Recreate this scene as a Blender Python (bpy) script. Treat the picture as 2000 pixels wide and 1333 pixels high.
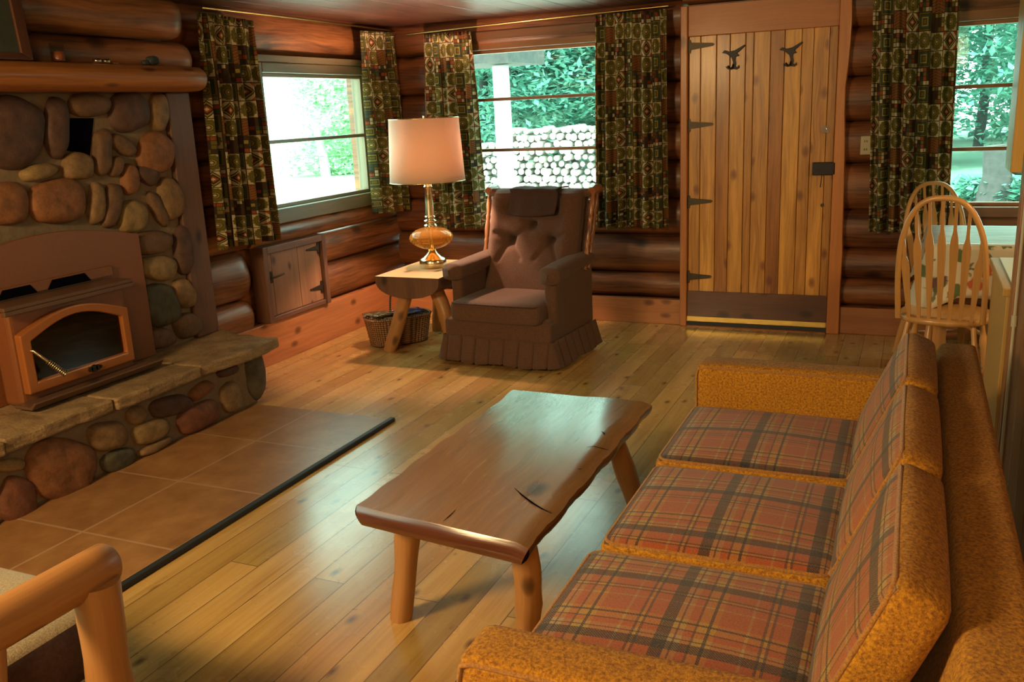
import bpy, bmesh, math, random
from mathutils import Vector, Matrix, noise
PI = math.pi
rnd = random.Random(7)
for o in list(bpy.data.objects): bpy.data.objects.remove(o)
SC = bpy.context.scene
COL = SC.collection

# ------------------------------------------------------------------ camera
YAW, PITCH, ROLL, FPX, EYE = 24.272, 75.657, -2.589, 1756.6, 1.45
CR = (Matrix.Rotation(math.radians(YAW), 3, 'Z') @ Matrix.Rotation(math.radians(PITCH), 3, 'X') @ Matrix.Rotation(math.radians(ROLL), 3, 'Z'))
cam = bpy.data.objects.new('camera', bpy.data.cameras.new('camera'))
cam.data.sensor_width = 36; cam.data.lens = FPX / 2000 * 36
cam.data.clip_start = .05; cam.data.clip_end = 300
cam.matrix_world = Matrix.Translation((0, 0, EYE)) @ CR.to_4x4()
COL.objects.link(cam); SC.camera = cam
CO = Vector((0, 0, EYE))
def pt(x, y, ax, c):
    """where the sight line through photo point (x, y) meets the plane <axis ax> = c"""
    d = CR @ Vector(((x - 1000) / FPX, -(y - 666.5) / FPX, -1))
    return CO + d * ((c - CO[ax]) / d[ax])

# ------------------------------------------------------------------ world and lights
W = bpy.data.worlds.new('world'); SC.world = W; W.use_nodes = True
bg = W.node_tree.nodes['Background']
bg.inputs[0].default_value = (.64, 1.0, .90, 1); bg.inputs[1].default_value = 7.5
def light(kind, name, loc, power, color, size=.3, sizey=None, target=None):
    d = bpy.data.lights.new(name, kind); d.energy = power; d.color = color
    if kind == 'AREA':
        d.size = size
        if sizey: d.shape = 'RECTANGLE'; d.size_y = sizey
    elif kind == 'SUN': d.angle = size
    else: d.shadow_soft_size = size
    o = bpy.data.objects.new(name, d); COL.objects.link(o); o.location = loc
    if target: o.rotation_euler = (Vector(target) - Vector(loc)).to_track_quat('-Z', 'Y').to_euler()
    return o
WARM = (1, .66, .30)
light('SUN', 'sun', (0, 20, 20), 5, (1, .97, .86), .03, target=(4, 26, 0))
light('AREA', 'warm_fill_left', (-2.45, -.1, 1.98), 118, WARM, .6, .6, target=(-.9, 2.4, .2))  # added warm fill from the left, out of view, no fixture modelled
light('AREA', 'warm_fill_dining', (1.7, 3.6, 1.98), 34, WARM, .5, .5, target=(1.4, 4.2, .6))  # added unseen fill that brightens the dining side
light('AREA', 'warm_fill_behind', (.1, -.9, 1.98), 30, WARM, .5, .5, target=(-1.2, 2.2, .4))  # second added fill, unseen, shining forward from behind the camera
for loc, s, sy, tg in (((-3.75, 5.04, 1.33), 1.2, .9, (0, 5.04, 1.33)), ((-2.42, 6.06, 1.35), 1.2, 1.05, (-2.42, 0, 1.35)),
                   ((.6, 6.06, 1.3), 1.35, 1.1, (.6, 0, 1.3)), ((-3.75, .1, 1.3), 1.4, 1.0, (0, .1, 1.3))):
    p = light('AREA', 'window_portal', loc, 1, (1, 1, 1), s, sy, target=tg); p.data.cycles.is_portal = True
SC.view_settings.view_transform = 'Standard'; SC.view_settings.look = 'None'
SC.view_settings.exposure = 0.24; SC.view_settings.gamma = 1; SC.view_settings.use_curve_mapping = False

# ------------------------------------------------------------------ node helper
class NT:
    def __init__(s, name):
        s.m = bpy.data.materials.new(name); s.m.use_nodes = True
        s.t = s.m.node_tree; s.t.nodes.clear()
        s.out = s.n('ShaderNodeOutputMaterial')
    def n(s, typ, ins=None, **kw):
        nd = s.t.nodes.new(typ)
        for k, v in kw.items(): setattr(nd, k, v)
        for k, v in (ins or {}).items(): s.set(nd.inputs[k], v)
        return nd
    def set(s, sock, v):
        if isinstance(v, bpy.types.NodeSocket): s.t.links.new(v, sock)
        elif isinstance(v, (tuple, list)) and sock.type == 'RGBA' and len(v) == 3: sock.default_value = (*v, 1)
        else: sock.default_value = v
    def M(s, op, a, b=0.0, c=None):
        nd = s.n('ShaderNodeMath', operation=op); s.set(nd.inputs[0], a); s.set(nd.inputs[1], b)
        if c is not None: s.set(nd.inputs[2], c)
        return nd.outputs[0]
    def mix(s, f, a, b, mode='MIX'):
        nd = s.n('ShaderNodeMix', data_type='RGBA', blend_type=mode)
        s.set(nd.inputs[0], f); s.set(nd.inputs[6], a); s.set(nd.inputs[7], b)
        return nd.outputs[2]
    def ramp(s, f, stops, interp='LINEAR'):
        nd = s.n('ShaderNodeValToRGB'); nd.color_ramp.interpolation = interp
        e = nd.color_ramp.elements
        while len(e) < len(stops): e.new(.5)
        for i, (p, c) in enumerate(stops):
            e[i].position = p; e[i].color = (*c, 1) if isinstance(c, tuple) else (c, c, c, 1)
        s.set(nd.inputs[0], f); return nd.outputs[0]
    def uv(s): return s.n('ShaderNodeTexCoord').outputs['UV']
    def obj(s): return s.n('ShaderNodeTexCoord').outputs['Object']
    def map(s, v, sc, loc=(0, 0, 0)):
        return s.n('ShaderNodeMapping', {'Vector': v, 'Scale': sc, 'Location': loc}).outputs[0]
    def noise(s, v, scale, detail=3, rough=.55, dist=0):
        return s.n('ShaderNodeTexNoise', {'Vector': v, 'Scale': scale, 'Detail': detail, 'Roughness': rough, 'Distortion': dist}).outputs[0]
    def tint(s): return s.n('ShaderNodeAttribute', attribute_name='tint').outputs[0]
    def bsdf(s, color, rough=.5, bump=None, bs=.3, bd=.01, **kw):
        ins = {'Base Color': color, 'Roughness': rough}
        ins.update(kw)
        b = s.n('ShaderNodeBsdfPrincipled', ins)
        if bump is not None:
            bn = s.n('ShaderNodeBump', {'Height': bump, 'Strength': bs, 'Distance': bd})
            s.t.links.new(bn.outputs[0], b.inputs['Normal'])
        s.t.links.new(b.outputs[0], s.out.inputs[0]); return b

def plain(name, c, rough=.5, metal=0, nz=0, nscale=40, bump=0, **kw):
    t = NT(name); col = c; bm_ = None
    if nz or bump:
        n = t.noise(t.obj(), nscale, 4)
        if nz:
            col = t.mix(n, tuple(max(0, x * (1 - nz)) for x in c), tuple(x * (1 + nz) for x in c))
        if bump: bm_ = n
    t.bsdf(col, rough, bm_, bump or .3, .005, Metallic=metal, **kw); return t.m

def wood(name, dark, light_, knots=.5, rough=.45, fine=1.0, coat=0.0, kscale=1.0, kcol=None, bs=.25, contrast=1):
    """grain follows V of the UV map (metres)"""
    t = NT(name); uv = t.uv()
    wob = t.noise(t.map(uv, (3, 1.2, 1)), 1.5, 2)
    w2 = t.n('ShaderNodeCombineXYZ', {'X': t.M('MULTIPLY', wob, .06)}).outputs[0]
    v = t.n('ShaderNodeVectorMath', {0: uv, 1: w2}, operation='ADD').outputs[0]
    a = t.noise(t.map(v, (90 * fine, 3.2, 1)), 1, 4, .6)
    b = t.noise(t.map(v, (16 * fine, 1.0, 1)), 1, 3, .6)
    f = t.M('ADD', t.M('MULTIPLY', a, .45), t.M('MULTIPLY', b, .62))
    if contrast != 1: f = t.M('MULTIPLY_ADD', t.M('SUBTRACT', f, .52), contrast, .5)
    c = t.ramp(f, [(.28, dark), (.5, tuple((x + y) / 2 for x, y in zip(dark, light_))), (.72, light_)])
    if knots:
        vo = t.n('ShaderNodeTexVoronoi', {'Vector': t.map(v, (5.5 * kscale, 3.3 * kscale, 1)), 'Scale': 1.0}, feature='F1', voronoi_dimensions='2D')
        sel = t.M('GREATER_THAN', t.n('ShaderNodeSeparateColor', {0: vo.outputs[1]}).outputs[0], 1 - knots)
        d = t.M('ADD', vo.outputs[0], t.M('MULTIPLY', t.M('SUBTRACT', t.noise(t.map(uv, (60, 40, 1)), 1, 2), .5), .05))
        k = t.ramp(d, [(.03, 1.0), (.09, .75), (.17, 0.0)])
        c = t.mix(t.M('MULTIPLY', k, t.M('MULTIPLY', sel, .85)), c, kcol or tuple(x * .22 for x in dark))
    c = t.mix(1.0, c, t.tint(), 'MULTIPLY')
    r = t.M('ADD', rough - .08, t.M('MULTIPLY', b, .16))
    t.bsdf(c, r, a, bs, .002, **{'Coat Weight': coat, 'Coat Roughness': .18}); return t.m

def fabric(name, c1, c2, scale=900, rough=.95, bump=.5, sheen=.25):
    t = NT(name); v = t.obj()
    n = t.noise(v, scale * .45, 3, .7); n2 = t.noise(v, 9, 2)
    c = t.mix(t.ramp(n, [(.35, 0.0), (.65, 1.0)]), c1, c2)
    c = t.mix(t.M('MULTIPLY', n2, .3), c, tuple(x * .75 for x in c1))
    t.bsdf(c, rough, n, bump, .004, **{'Sheen Weight': sheen, 'Sheen Roughness': .6}); return t.m

# ------------------------------------------------------------------ materials
mt = {}
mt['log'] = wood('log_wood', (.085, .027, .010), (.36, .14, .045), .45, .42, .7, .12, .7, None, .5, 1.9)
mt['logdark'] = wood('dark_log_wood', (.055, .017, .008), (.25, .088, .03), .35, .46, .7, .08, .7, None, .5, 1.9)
mt['board'] = wood('pine_board', (.28, .10, .035), (.52, .22, .085), .6, .42, .7, .1, 1.1, (.10, .03, .01))
mt['door'] = wood('cedar_door_plank', (.23, .085, .014), (.58, .28, .058), .62, .40, .9, .15, 1.2, (.15, .042, .010), .25, 1.5)
mt['doorframe'] = wood('cedar_trim', (.30, .10, .024), (.46, .18, .048), .35, .42, .8, .1, 1.0)
mt['dkwood'] = wood('dark_stained_wood', (.050, .018, .010), (.13, .048, .022), .4, .4, .8, .15)
mt['hatch'] = wood('weathered_plank', (.16, .075, .042), (.32, .16, .085), .6, .5, .8, 0, 1.5)
mt['hatchframe'] = wood('hatch_frame_wood', (.10, .045, .028), (.18, .085, .048), .3, .5)
mt['pillar'] = wood('rough_pillar_wood', (.085, .040, .026), (.16, .08, .048), .2, .6, .8)
mt['mantel'] = wood('mantel_wood', (.18, .06, .016), (.50, .20, .05), .3, .42, 1.0, .1)
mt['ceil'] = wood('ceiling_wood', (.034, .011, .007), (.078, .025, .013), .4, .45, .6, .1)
mt['table'] = wood('varnished_slab', (.17, .085, .028), (.40, .22, .078), .12, .27, .7, 1.0, .8, None, .12)
mt['tableedge'] = wood('varnished_bark_edge', (.05, .016, .008), (.15, .045, .02), .2, .25, .8, .6)
mt['peeled'] = wood('peeled_pole', (.26, .115, .036), (.46, .225, .075), .3, .45, .9, .1, 1.2)
mt['peelpale'] = wood('pale_half_log', (.48, .26, .12), (.72, .44, .22), .15, .45, .9)
mt['bark'] = wood('rough_underside', (.10, .05, .03), (.22, .11, .06), .2, .7)
mt['honey'] = wood('honey_oak', (.42, .20, .06), (.62, .33, .11), .05, .35, 1.2, .3)
mt['spindle'] = wood('turned_maple', (.20, .07, .03), (.36, .15, .06), .05, .3, 1.0, .4)
mt['winframe'] = wood('olive_window_frame', (.13, .10, .055), (.20, .155, .085), .1, .4)
mt['winbrown'] = wood('brown_window_frame', (.16, .065, .025), (.28, .12, .045), .1, .4)
mt['cabinet'] = wood('yellow_cabinet_wood', (.34, .19, .045), (.50, .30, .08), .05, .4)
mt['panel'] = wood('panel_wood', (.17, .062, .018), (.32, .13, .035), .2, .4, .7, .2)
mt['trunk'] = plain('tree_bark', (.065, .06, .058), .9, 0, .5, 12, .6)
mt['birch'] = plain('pale_bark', (.75, .72, .66), .9, 0, .2, 8)
mt['palebark'] = plain('log_bark_painted_sunlit', (.30, .28, .25), .9, 0, .4, 10)  # bark paled, sunlit wash-out of the woodpile put into its colour
mt['logend'] = plain('cut_log_end', (.80, .72, .58), .9, 0, .25, 14)
mt['gravel'] = plain('pale_gravel', (.75, .72, .66), .95, 0, .3, 6)
mt['iron'] = plain('black_iron', (.018, .018, .02), .45, .6, .3, 60, .2)
mt['hinge'] = plain('aged_hinge_iron', (.055, .045, .03), .45, .7, .4, 60, .2)
mt['brassdk'] = plain('antique_brass', (.50, .36, .14), .3, 1, .1, 30)
mt['brass'] = plain('pale_brass', (.72, .66, .42), .22, 1)
mt['brassstrip'] = plain('brass_strip', (.55, .40, .12), .35, .9, .2, 20)
mt['rubber'] = plain('dark_rubber', (.02, .025, .03), .6)
mt['stovebody'] = plain('brown_stove_enamel', (.26, .095, .034), .42, .25, .12, 60, .1)
mt['stovedoor'] = plain('copper_stove_door', (.46, .165, .045), .30, .35, .06, 50)
mt['stovegrey'] = plain('stove_top_metal', (.17, .095, .055), .45, .35, .15, 50)
mt['black'] = plain('recess_shade_black', (.004, .003, .006), .9, **{'Specular IOR Level': 0.0})  # flat black standing in for the shade inside holes, slots and cracks
mt['firebrick'] = plain('smoked_firebox', (.045, .02, .012), .8, 0, .6, 15)
mt['mortar'] = plain('mortar', (.22, .16, .095), .95, 0, .3, 30, .7)
mt['white'] = plain('white_laminate', (.72, .75, .66), .3)
mt['ivory'] = plain('ivory_plastic', (.50, .44, .28), .35)
mt['cream'] = plain('cream_cord', (.45, .40, .28), .5)
mt['steel'] = plain('shiny_tin', (.75, .72, .66), .15, 1)
mt['candle'] = plain('amber_candle', (.45, .12, .04), .4)
mt['armchair'] = fabric('brown_upholstery', (.058, .025, .013), (.165, .078, .042), 700, .95, .5, .1)
mt['flap'] = fabric('dark_brown_throw', (.032, .015, .010), (.075, .036, .024), 800, .95, .5, .05)
mt['gold'] = fabric('mustard_tweed', (.22, .078, .003), (.62, .285, .009), 330, .95, .6, .05)
mt['goldpipe'] = fabric('mustard_piping', (.24, .09, .006), (.50, .22, .02), 500)
mt['seatpad'] = fabric('beige_burlap', (.16, .12, .06), (.34, .27, .14), 500)
mt['padside'] = fabric('dark_brown_vinyl', (.035, .016, .014), (.065, .032, .026), 200, .6, .2, 0)
mt['picture'] = plain('faded_print', (.05, .06, .045), .6, 0, .7, 12)

def m_stone():
    t = NT('river_stone'); v = t.obj()
    n = t.noise(v, 22, 5, .6); f = t.noise(v, 130, 3, .6)
    c = t.mix(1.0, t.tint(), t.ramp(n, [(.3, .62), (.55, 1.0), (.75, 1.25)]), 'MULTIPLY')
    c = t.mix(1.0, c, t.ramp(f, [(.3, .85), (.7, 1.12)]), 'MULTIPLY')
    t.bsdf(c, .72, t.M('ADD', n, t.M('MULTIPLY', f, .3)), .5, .006); return t.m
mt['stone'] = m_stone()
def m_slab():
    t = NT('sandstone_slab'); v = t.obj()
    n = t.noise(t.map(v, (1, 1, 6)), 9, 5, .6); f = t.noise(v, 90, 4, .65)
    c = t.ramp(n, [(.3, (.19, .125, .06)), (.55, (.34, .23, .11)), (.75, (.42, .30, .15))])
    c = t.mix(1.0, c, t.ramp(f, [(.3, .7), (.7, 1.15)]), 'MULTIPLY')
    t.bsdf(c, .75, t.M('ADD', n, f), .7, .006); return t.m
mt['slab'] = m_slab()
def m_floor():
    t = NT('pine_floor_boards'); uv = t.uv()
    s = t.n('ShaderNodeSeparateXYZ', {0: uv}).outputs
    sw = t.n('ShaderNodeCombineXYZ', {'X': s[1], 'Y': s[0]}).outputs[0]
    br = t.n('ShaderNodeTexBrick', {'Vector': sw, 'Color1': (0, 0, 0), 'Color2': (1, 1, 1), 'Mortar': (.5, .5, .5), 'Scale': 1.0, 'Mortar Size': .0022,
             'Mortar Smooth': .3, 'Bias': 0.0, 'Brick Width': 2.3, 'Row Height': .115}, offset=.37, offset_frequency=3)
    rv = t.n('ShaderNodeSeparateColor', {0: br.outputs[0]}).outputs[0]
    off = t.n('ShaderNodeCombineXYZ', {'X': t.M('MULTIPLY', rv, 37.0), 'Y': t.M('MULTIPLY', rv, 91.0)}).outputs[0]
    v = t.n('ShaderNodeVectorMath', {0: uv, 1: off}, operation='ADD').outputs[0]
    a = t.noise(t.map(v, (85, 2.5, 1)), 1, 4, .6); b = t.noise(t.map(v, (14, .9, 1)), 1, 3, .6)
    f = t.M('ADD', t.M('MULTIPLY', a, .4), t.M('MULTIPLY', b, .65))
    c = t.ramp(f, [(.3, (.34, .19, .055)), (.52, (.54, .34, .11)), (.75, (.66, .45, .17))])
    c = t.mix(1.0, c, t.ramp(rv, [(0.0, (.66, .68, .58)), (.2, (.98, .96, .92)), (.6, (1.12, 1.06, 1.0)), (.85, (.88, .76, .68)), (1.0, (.74, .82, .62))]), 'MULTIPLY')
    vo = t.n('ShaderNodeTexVoronoi', {'Vector': t.map(v, (7, 3.6, 1)), 'Scale': 1.0}, voronoi_dimensions='2D')
    sel = t.M('GREATER_THAN', t.n('ShaderNodeSeparateColor', {0: vo.outputs[1]}).outputs[0], .68)
    k = t.ramp(vo.outputs[0], [(.02, 1.0), (.07, .6), (.13, 0.0)])
    c = t.mix(t.M('MULTIPLY', k, t.M('MULTIPLY', sel, .8)), c, (.07, .022, .008))
    nk = t.noise(t.map(uv, (30, 12, 1)), 1, 2)
    c = t.mix(t.ramp(nk, [(.70, 0.0), (.78, .55)]), c, (.10, .04, .015))
    c = t.mix(t.M('MULTIPLY', br.outputs[1], .75), c, (.07, .03, .012))
    bh = t.M('SUBTRACT', t.M('MULTIPLY', a, .15), t.M('MULTIPLY', br.outputs[1], 1.0))
    r = t.M('ADD', .20, t.M('MULTIPLY', t.noise(uv, 5, 3), .14))
    t.bsdf(c, r, t.M('ADD', bh, t.M('MULTIPLY', t.noise(t.map(uv, (9, 4, 1)), 1, 2), .35)), .3, .004, **{'Coat Weight': .35, 'Coat Roughness': .2}); return t.m
mt['floor'] = m_floor()
def m_tile():
    t = NT('terracotta_tile'); uv = t.uv()
    br = t.n('ShaderNodeTexBrick', {'Vector': uv, 'Color1': (.9, .9, .9), 'Color2': (1.08, 1.05, 1.0), 'Mortar': (1, 1, 1), 'Scale': 1.0, 'Mortar Size': .006,
             'Mortar Smooth': .2, 'Brick Width': .49, 'Row Height': .44}, offset=0.0)
    n = t.noise(uv, 7, 5, .65); n2 = t.noise(uv, 40, 3)
    c = t.ramp(n, [(.3, (.24, .115, .042)), (.55, (.33, .17, .065)), (.75, (.40, .22, .095))])
    c = t.mix(1.0, c, br.outputs[0], 'MULTIPLY')
    c = t.mix(t.M('MULTIPLY', br.outputs[1], .9), c, (.42, .26, .15))
    t.bsdf(c, t.M('ADD', .30, t.M('MULTIPLY', n2, .12)), t.M('SUBTRACT', t.M('MULTIPLY', n2, .2), br.outputs[1]), .3, .003); return t.m
mt['tile'] = m_tile()
def m_curtain():
    t = NT('printed_curtain_cloth'); uv = t.uv(); s = t.n('ShaderNodeSeparateXYZ', {0: uv}).outputs
    CW, CH = .088, .088
    ui = t.M('DIVIDE', s[0], CW); i = t.M('FLOOR', ui); fu = t.M('FRACT', ui)
    ro = t.n('ShaderNodeTexWhiteNoise', {'W': i}, noise_dimensions='1D').outputs[0]
    vj = t.M('ADD', t.M('DIVIDE', s[1], CH), t.M('FLOOR', t.M('MULTIPLY', ro, 4.0)))
    vj = t.M('ADD', vj, t.M('MULTIPLY', ro, .3))
    j = t.M('FLOORED_MODULO', t.M('FLOOR', vj), 4.0); fv = t.M('FRACT', vj)
    h = t.n('ShaderNodeTexWhiteNoise', {'Vector': t.n('ShaderNodeCombineXYZ', {'X': t.M('FLOORED_MODULO', i, 3.0), 'Y': j, 'Z': 3.3}).outputs[0]}, noise_dimensions='3D').outputs[0]
    cu = t.M('SUBTRACT', fu, .5); cv = t.M('SUBTRACT', fv, .5)
    rad = t.M('SQRT', t.M('ADD', t.M('MULTIPLY', cu, cu), t.M('MULTIPLY', cv, cv)))
    ang = t.M('ARCTAN2', cv, cu)
    rp = t.M('ADD', rad, t.M('MULTIPLY', t.M('SINE', t.M('MULTIPLY', ang, 14.0)), .02))
    OL, BR, CRM, RU, TE, YE = (.14, .125, .020), (.050, .028, .013), (.52, .46, .28), (.30, .065, .020), (.04, .07, .045), (.30, .25, .05)
    med = t.ramp(rp, [(0, CRM), (.07, BR), (.12, YE), (.18, BR), (.22, OL), (.33, BR), (.35, OL), (.45, CRM)], 'CONSTANT')
    dm = t.M('ADD', t.M('ABSOLUTE', cu), t.M('ABSOLUTE', cv))
    dia = t.ramp(dm, [(0, CRM), (.10, RU), (.2, BR), (.32, YE), (.4, BR), (.48, CRM), (.7, RU)], 'CONSTANT')
    sub = t.n('ShaderNodeCombineXYZ', {'X': t.M('FLOOR', t.M('MULTIPLY', fu, 4.0)), 'Y': t.M('FLOOR', t.M('MULTIPLY', fv, 4.0)), 'Z': t.M('ADD', i, j)}).outputs[0]
    sh = t.n('ShaderNodeTexWhiteNoise', {'Vector': sub}, noise_dimensions='3D').outputs[0]
    chk = t.ramp(sh, [(0, BR), (.30, CRM), (.45, RU), (.62, TE), (.75, OL), (.92, YE)], 'CONSTANT')
    gu = t.M('LESS_THAN', t.M('FRACT', t.M('MULTIPLY', fu, 4.0)), .16); gv = t.M('LESS_THAN', t.M('FRACT', t.M('MULTIPLY', fv, 4.0)), .16)
    chk = t.mix(t.M('MAXIMUM', gu, gv), chk, BR)
    sq = t.M('MAXIMUM', t.M('ABSOLUTE', cu), t.M('ABSOLUTE', cv))
    grk = t.ramp(sq, [(0, OL), (.12, BR), (.17, YE), (.25, TE), (.36, BR), (.40, OL)], 'CONSTANT')
    stp = t.ramp(t.M('FRACT', t.M('ADD', t.M('MULTIPLY', fv, 6.0), t.M('MULTIPLY', t.M('ABSOLUTE', cu), 2.0))), [(0, RU), (.4, BR), (.55, YE), (.75, BR)], 'CONSTANT')
    c = t.mix(t.M('GREATER_THAN', h, .22), med, chk)
    c = t.mix(t.M('GREATER_THAN', h, .48), c, dia)
    c = t.mix(t.M('GREATER_THAN', h, .62), c, grk)
    c = t.mix(t.M('GREATER_THAN', h, .80), c, stp)
    isj = t.M('COMPARE', j, 0.0, .1)
    c = t.mix(isj, c, med)
    eu = t.M('GREATER_THAN', t.M('ABSOLUTE', cu), .475); ev = t.M('GREATER_THAN', t.M('ABSOLUTE', cv), .475)
    c = t.mix(t.M('MAXIMUM', eu, ev), c, BR)
    w = t.noise(uv, 900, 2)
    c = t.mix(1.0, c, t.ramp(w, [(.3, .8), (.7, 1.15)]), 'MULTIPLY')
    d = t.n('ShaderNodeBsdfPrincipled', {'Base Color': c, 'Roughness': .95})
    tr = t.n('ShaderNodeBsdfTranslucent', {'Color': c})
    mx = t.n('ShaderNodeMixShader', {0: .22, 1: d.outputs[0], 2: tr.outputs[0]})
    t.t.links.new(mx.outputs[0], t.out.inputs[0]); return t.m
mt['curtain'] = m_curtain()
def m_plaid(name, olive=0.0):
    t = NT(name); uv = t.uv()
    wob = t.noise(uv, 260, 2)
    s = t.n('ShaderNodeSeparateXYZ', {0: uv}).outputs
    OR, NV, PK, YE, DR = (.42, .115, .014), (.012, .010, .016), (.42, .27, .16), (.46, .24, .03), (.10, .028, .018)
    seq0 = [(0, OR), (.13, PK), (.15, OR), (.24, DR), (.26, YE), (.285, DR), (.30, YE), (.34, OR), (.44, NV), (.52, PK), (.56, DR), (.575, PK), (.62, OR), (.70, DR), (.715, YE), (.78, NV), (.80, YE), (.86, OR), (.93, NV), (.965, OR)]
    seq = [(0, OR), (.10, PK), (.125, OR), (.22, DR), (.245, YE), (.27, DR), (.295, OR), (.42, NV), (.53, PK), (.57, DR), (.585, PK), (.63, OR), (.70, DR), (.72, YE), (.80, NV), (.825, YE), (.87, OR)]
    def band(c, off): 
        p = t.M('FRACT', t.M('ADD', t.M('DIVIDE', t.M('ADD', c, t.M('MULTIPLY', wob, .002)), .245), off))
        return t.ramp(p, seq, 'CONSTANT')
    a, b = band(s[0], .1), band(s[1], .33)
    tw = t.M('FRACT', t.M('MULTIPLY', t.M('ADD', s[0], s[1]), 160.0))
    tm = t.M('GREATER_THAN', t.M('ADD', tw, t.M('MULTIPLY', t.M('SUBTRACT', t.noise(uv, 500, 2), .5), .8)), .5)
    c = t.mix(tm, a, b)
    c = t.mix(.6, c, t.mix(1.0, t.mix(1.0, a, b, 'MULTIPLY'), (2.3, 5.6, 8.0), 'MULTIPLY'))
    c = t.mix(1.0, c, (.92, .78, .66), 'MULTIPLY')
    n = t.noise(uv, 230, 4, .75)
    c = t.mix(t.ramp(n, [(.52, 0.0), (.66, .22)]), c, (.46, .28, .15))
    c = t.mix(t.ramp(n, [(.34, .6), (.47, 0.0)]), c, (.05, .02, .012))
    if olive: c = t.mix(olive, c, (.26, .20, .045))
    t.bsdf(c, .95, n, .6, .004, **{'Sheen Weight': .25}); return t.m
mt['plaid'] = m_plaid('plaid_wool', 0.0); mt['plaidback'] = m_plaid('plaid_wool_back', .12)
def m_floral():
    t = NT('floral_tablecloth'); uv = t.uv()
    vo = t.n('ShaderNodeTexVoronoi', {'Vector': uv, 'Scale': 7.5}, voronoi_dimensions='2D')
    d = t.M('ADD', vo.outputs[0], t.M('MULTIPLY', t.noise(uv, 35, 3), .35))
    r = t.n('ShaderNodeSeparateColor', {0: vo.outputs[1]}).outputs[0]
    fl = t.ramp(r, [(0, (.40, .09, .03)), (.3, (.08, .12, .04)), (.55, (.45, .18, .06)), (.8, (.10, .05, .05))], 'CONSTANT')
    c = t.mix(t.ramp(d, [(.40, 1.0), (.46, 0.0)]), (.50, .46, .36), fl)
    lf = t.noise(uv, 16, 2); c = t.mix(t.ramp(lf, [(.60, 0.0), (.64, .9)]), c, (.07, .10, .035))
    t.bsdf(c, .8); return t.m
mt['floral'] = m_floral()
def m_top():
    t = NT('wiped_tabletop_cloth'); uv = t.uv()
    n = t.noise(t.map(uv, (2, 14, 1)), 2, 3); c = t.ramp(n, [(.4, (.40, .44, .42)), (.6, (.66, .70, .66))])
    t.bsdf(c, .3); return t.m
mt['plastic'] = m_top()
def m_wicker():
    t = NT('woven_wicker'); uv = t.uv()
    w = t.n('ShaderNodeTexWave', {'Vector': t.map(uv, (1, 1, 1)), 'Scale': 22.0, 'Distortion': 1.5, 'Detail Scale': 6.0}, bands_direction='Y').outputs[1]
    w2 = t.n('ShaderNodeTexWave', {'Vector': uv, 'Scale': 16.0, 'Distortion': .6}, bands_direction='X').outputs[1]
    f = t.M('MULTIPLY', t.M('ADD', w, w2), .5)
    c = t.ramp(f, [(.2, (.07, .03, .012)), (.5, (.26, .13, .055)), (.8, (.44, .25, .12))])
    t.bsdf(c, .6, f, .9, .008); return t.m
mt['wicker'] = m_wicker()
def m_glass(name, tint=(1, 1, 1), f=.08, rough=.02):
    t = NT(name)
    tr = t.n('ShaderNodeBsdfTransparent', {'Color': tint}); gl = t.n('ShaderNodeBsdfGlossy', {'Roughness': rough})
    fc = t.n('ShaderNodeLayerWeight', {'Blend': .5}).outputs['Facing']
    mx = t.n('ShaderNodeMixShader', {0: t.M('MULTIPLY_ADD', t.M('POWER', fc, 5.0), .9, .04), 1: tr.outputs[0], 2: gl.outputs[0]})
    t.t.links.new(mx.outputs[0], t.out.inputs[0]); return t.m
mt['glass'] = m_glass('window_glass', (.95, 1, .97)); mt['stoveglass'] = m_glass('smoked_stove_glass', (.55, .42, .34))
mt['clear'] = m_glass('clear_glass', (.9, .93, .9))
def m_amber():
    t = NT('amber_glass')
    t.bsdf((1.0, .52, .12), .04, **{'Transmission Weight': .8, 'IOR': 1.2}); return t.m
mt['amber'] = m_amber()
def m_shade():
    t = NT('cream_lampshade'); n = t.noise(t.obj(), 160, 2)
    c = t.mix(n, (.70, .62, .50), (.80, .72, .60))
    d = t.n('ShaderNodeBsdfPrincipled', {'Base Color': c, 'Roughness': .9}); tr = t.n('ShaderNodeBsdfTranslucent', {'Color': (.80, .52, .38, 1)})
    mx = t.n('ShaderNodeMixShader', {0: .19, 1: d.outputs[0], 2: tr.outputs[0]}); t.t.links.new(mx.outputs[0], t.out.inputs[0]); return t.m
mt['shade'] = m_shade()
def m_leaf(name, c1, c2):
    t = NT(name); c = t.mix(1.0, t.mix(t.noise(t.obj(), 1.3, 3), c1, c2), t.tint(), 'MULTIPLY')
    d = t.n('ShaderNodeBsdfPrincipled', {'Base Color': c, 'Roughness': .6}); tr = t.n('ShaderNodeBsdfTranslucent', {'Color': c})
    mx = t.n('ShaderNodeMixShader', {0: .4, 1: d.outputs[0], 2: tr.outputs[0]}); t.t.links.new(mx.outputs[0], t.out.inputs[0]); return t.m
mt['leaf'] = m_leaf('tree_leaves', (.075, .24, .19), (.21, .46, .36)); mt['paleleaf'] = m_leaf('leaves_painted_sunlit', (.62, .85, .62), (.75, .92, .72))  # second leaf set is paler, sunlight glare put into its colour
mt['grass'] = plain('lawn_grass', (.13, .24, .17), .95, 0, .35, 1.2)
def m_mag(name, c1, c2, c3):
    t = NT(name); n = t.noise(t.obj(), 14, 2); t.bsdf(t.ramp(n, [(0, c1), (.45, c2), (.56, c3)], 'CONSTANT'), .25); return t.m

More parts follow.
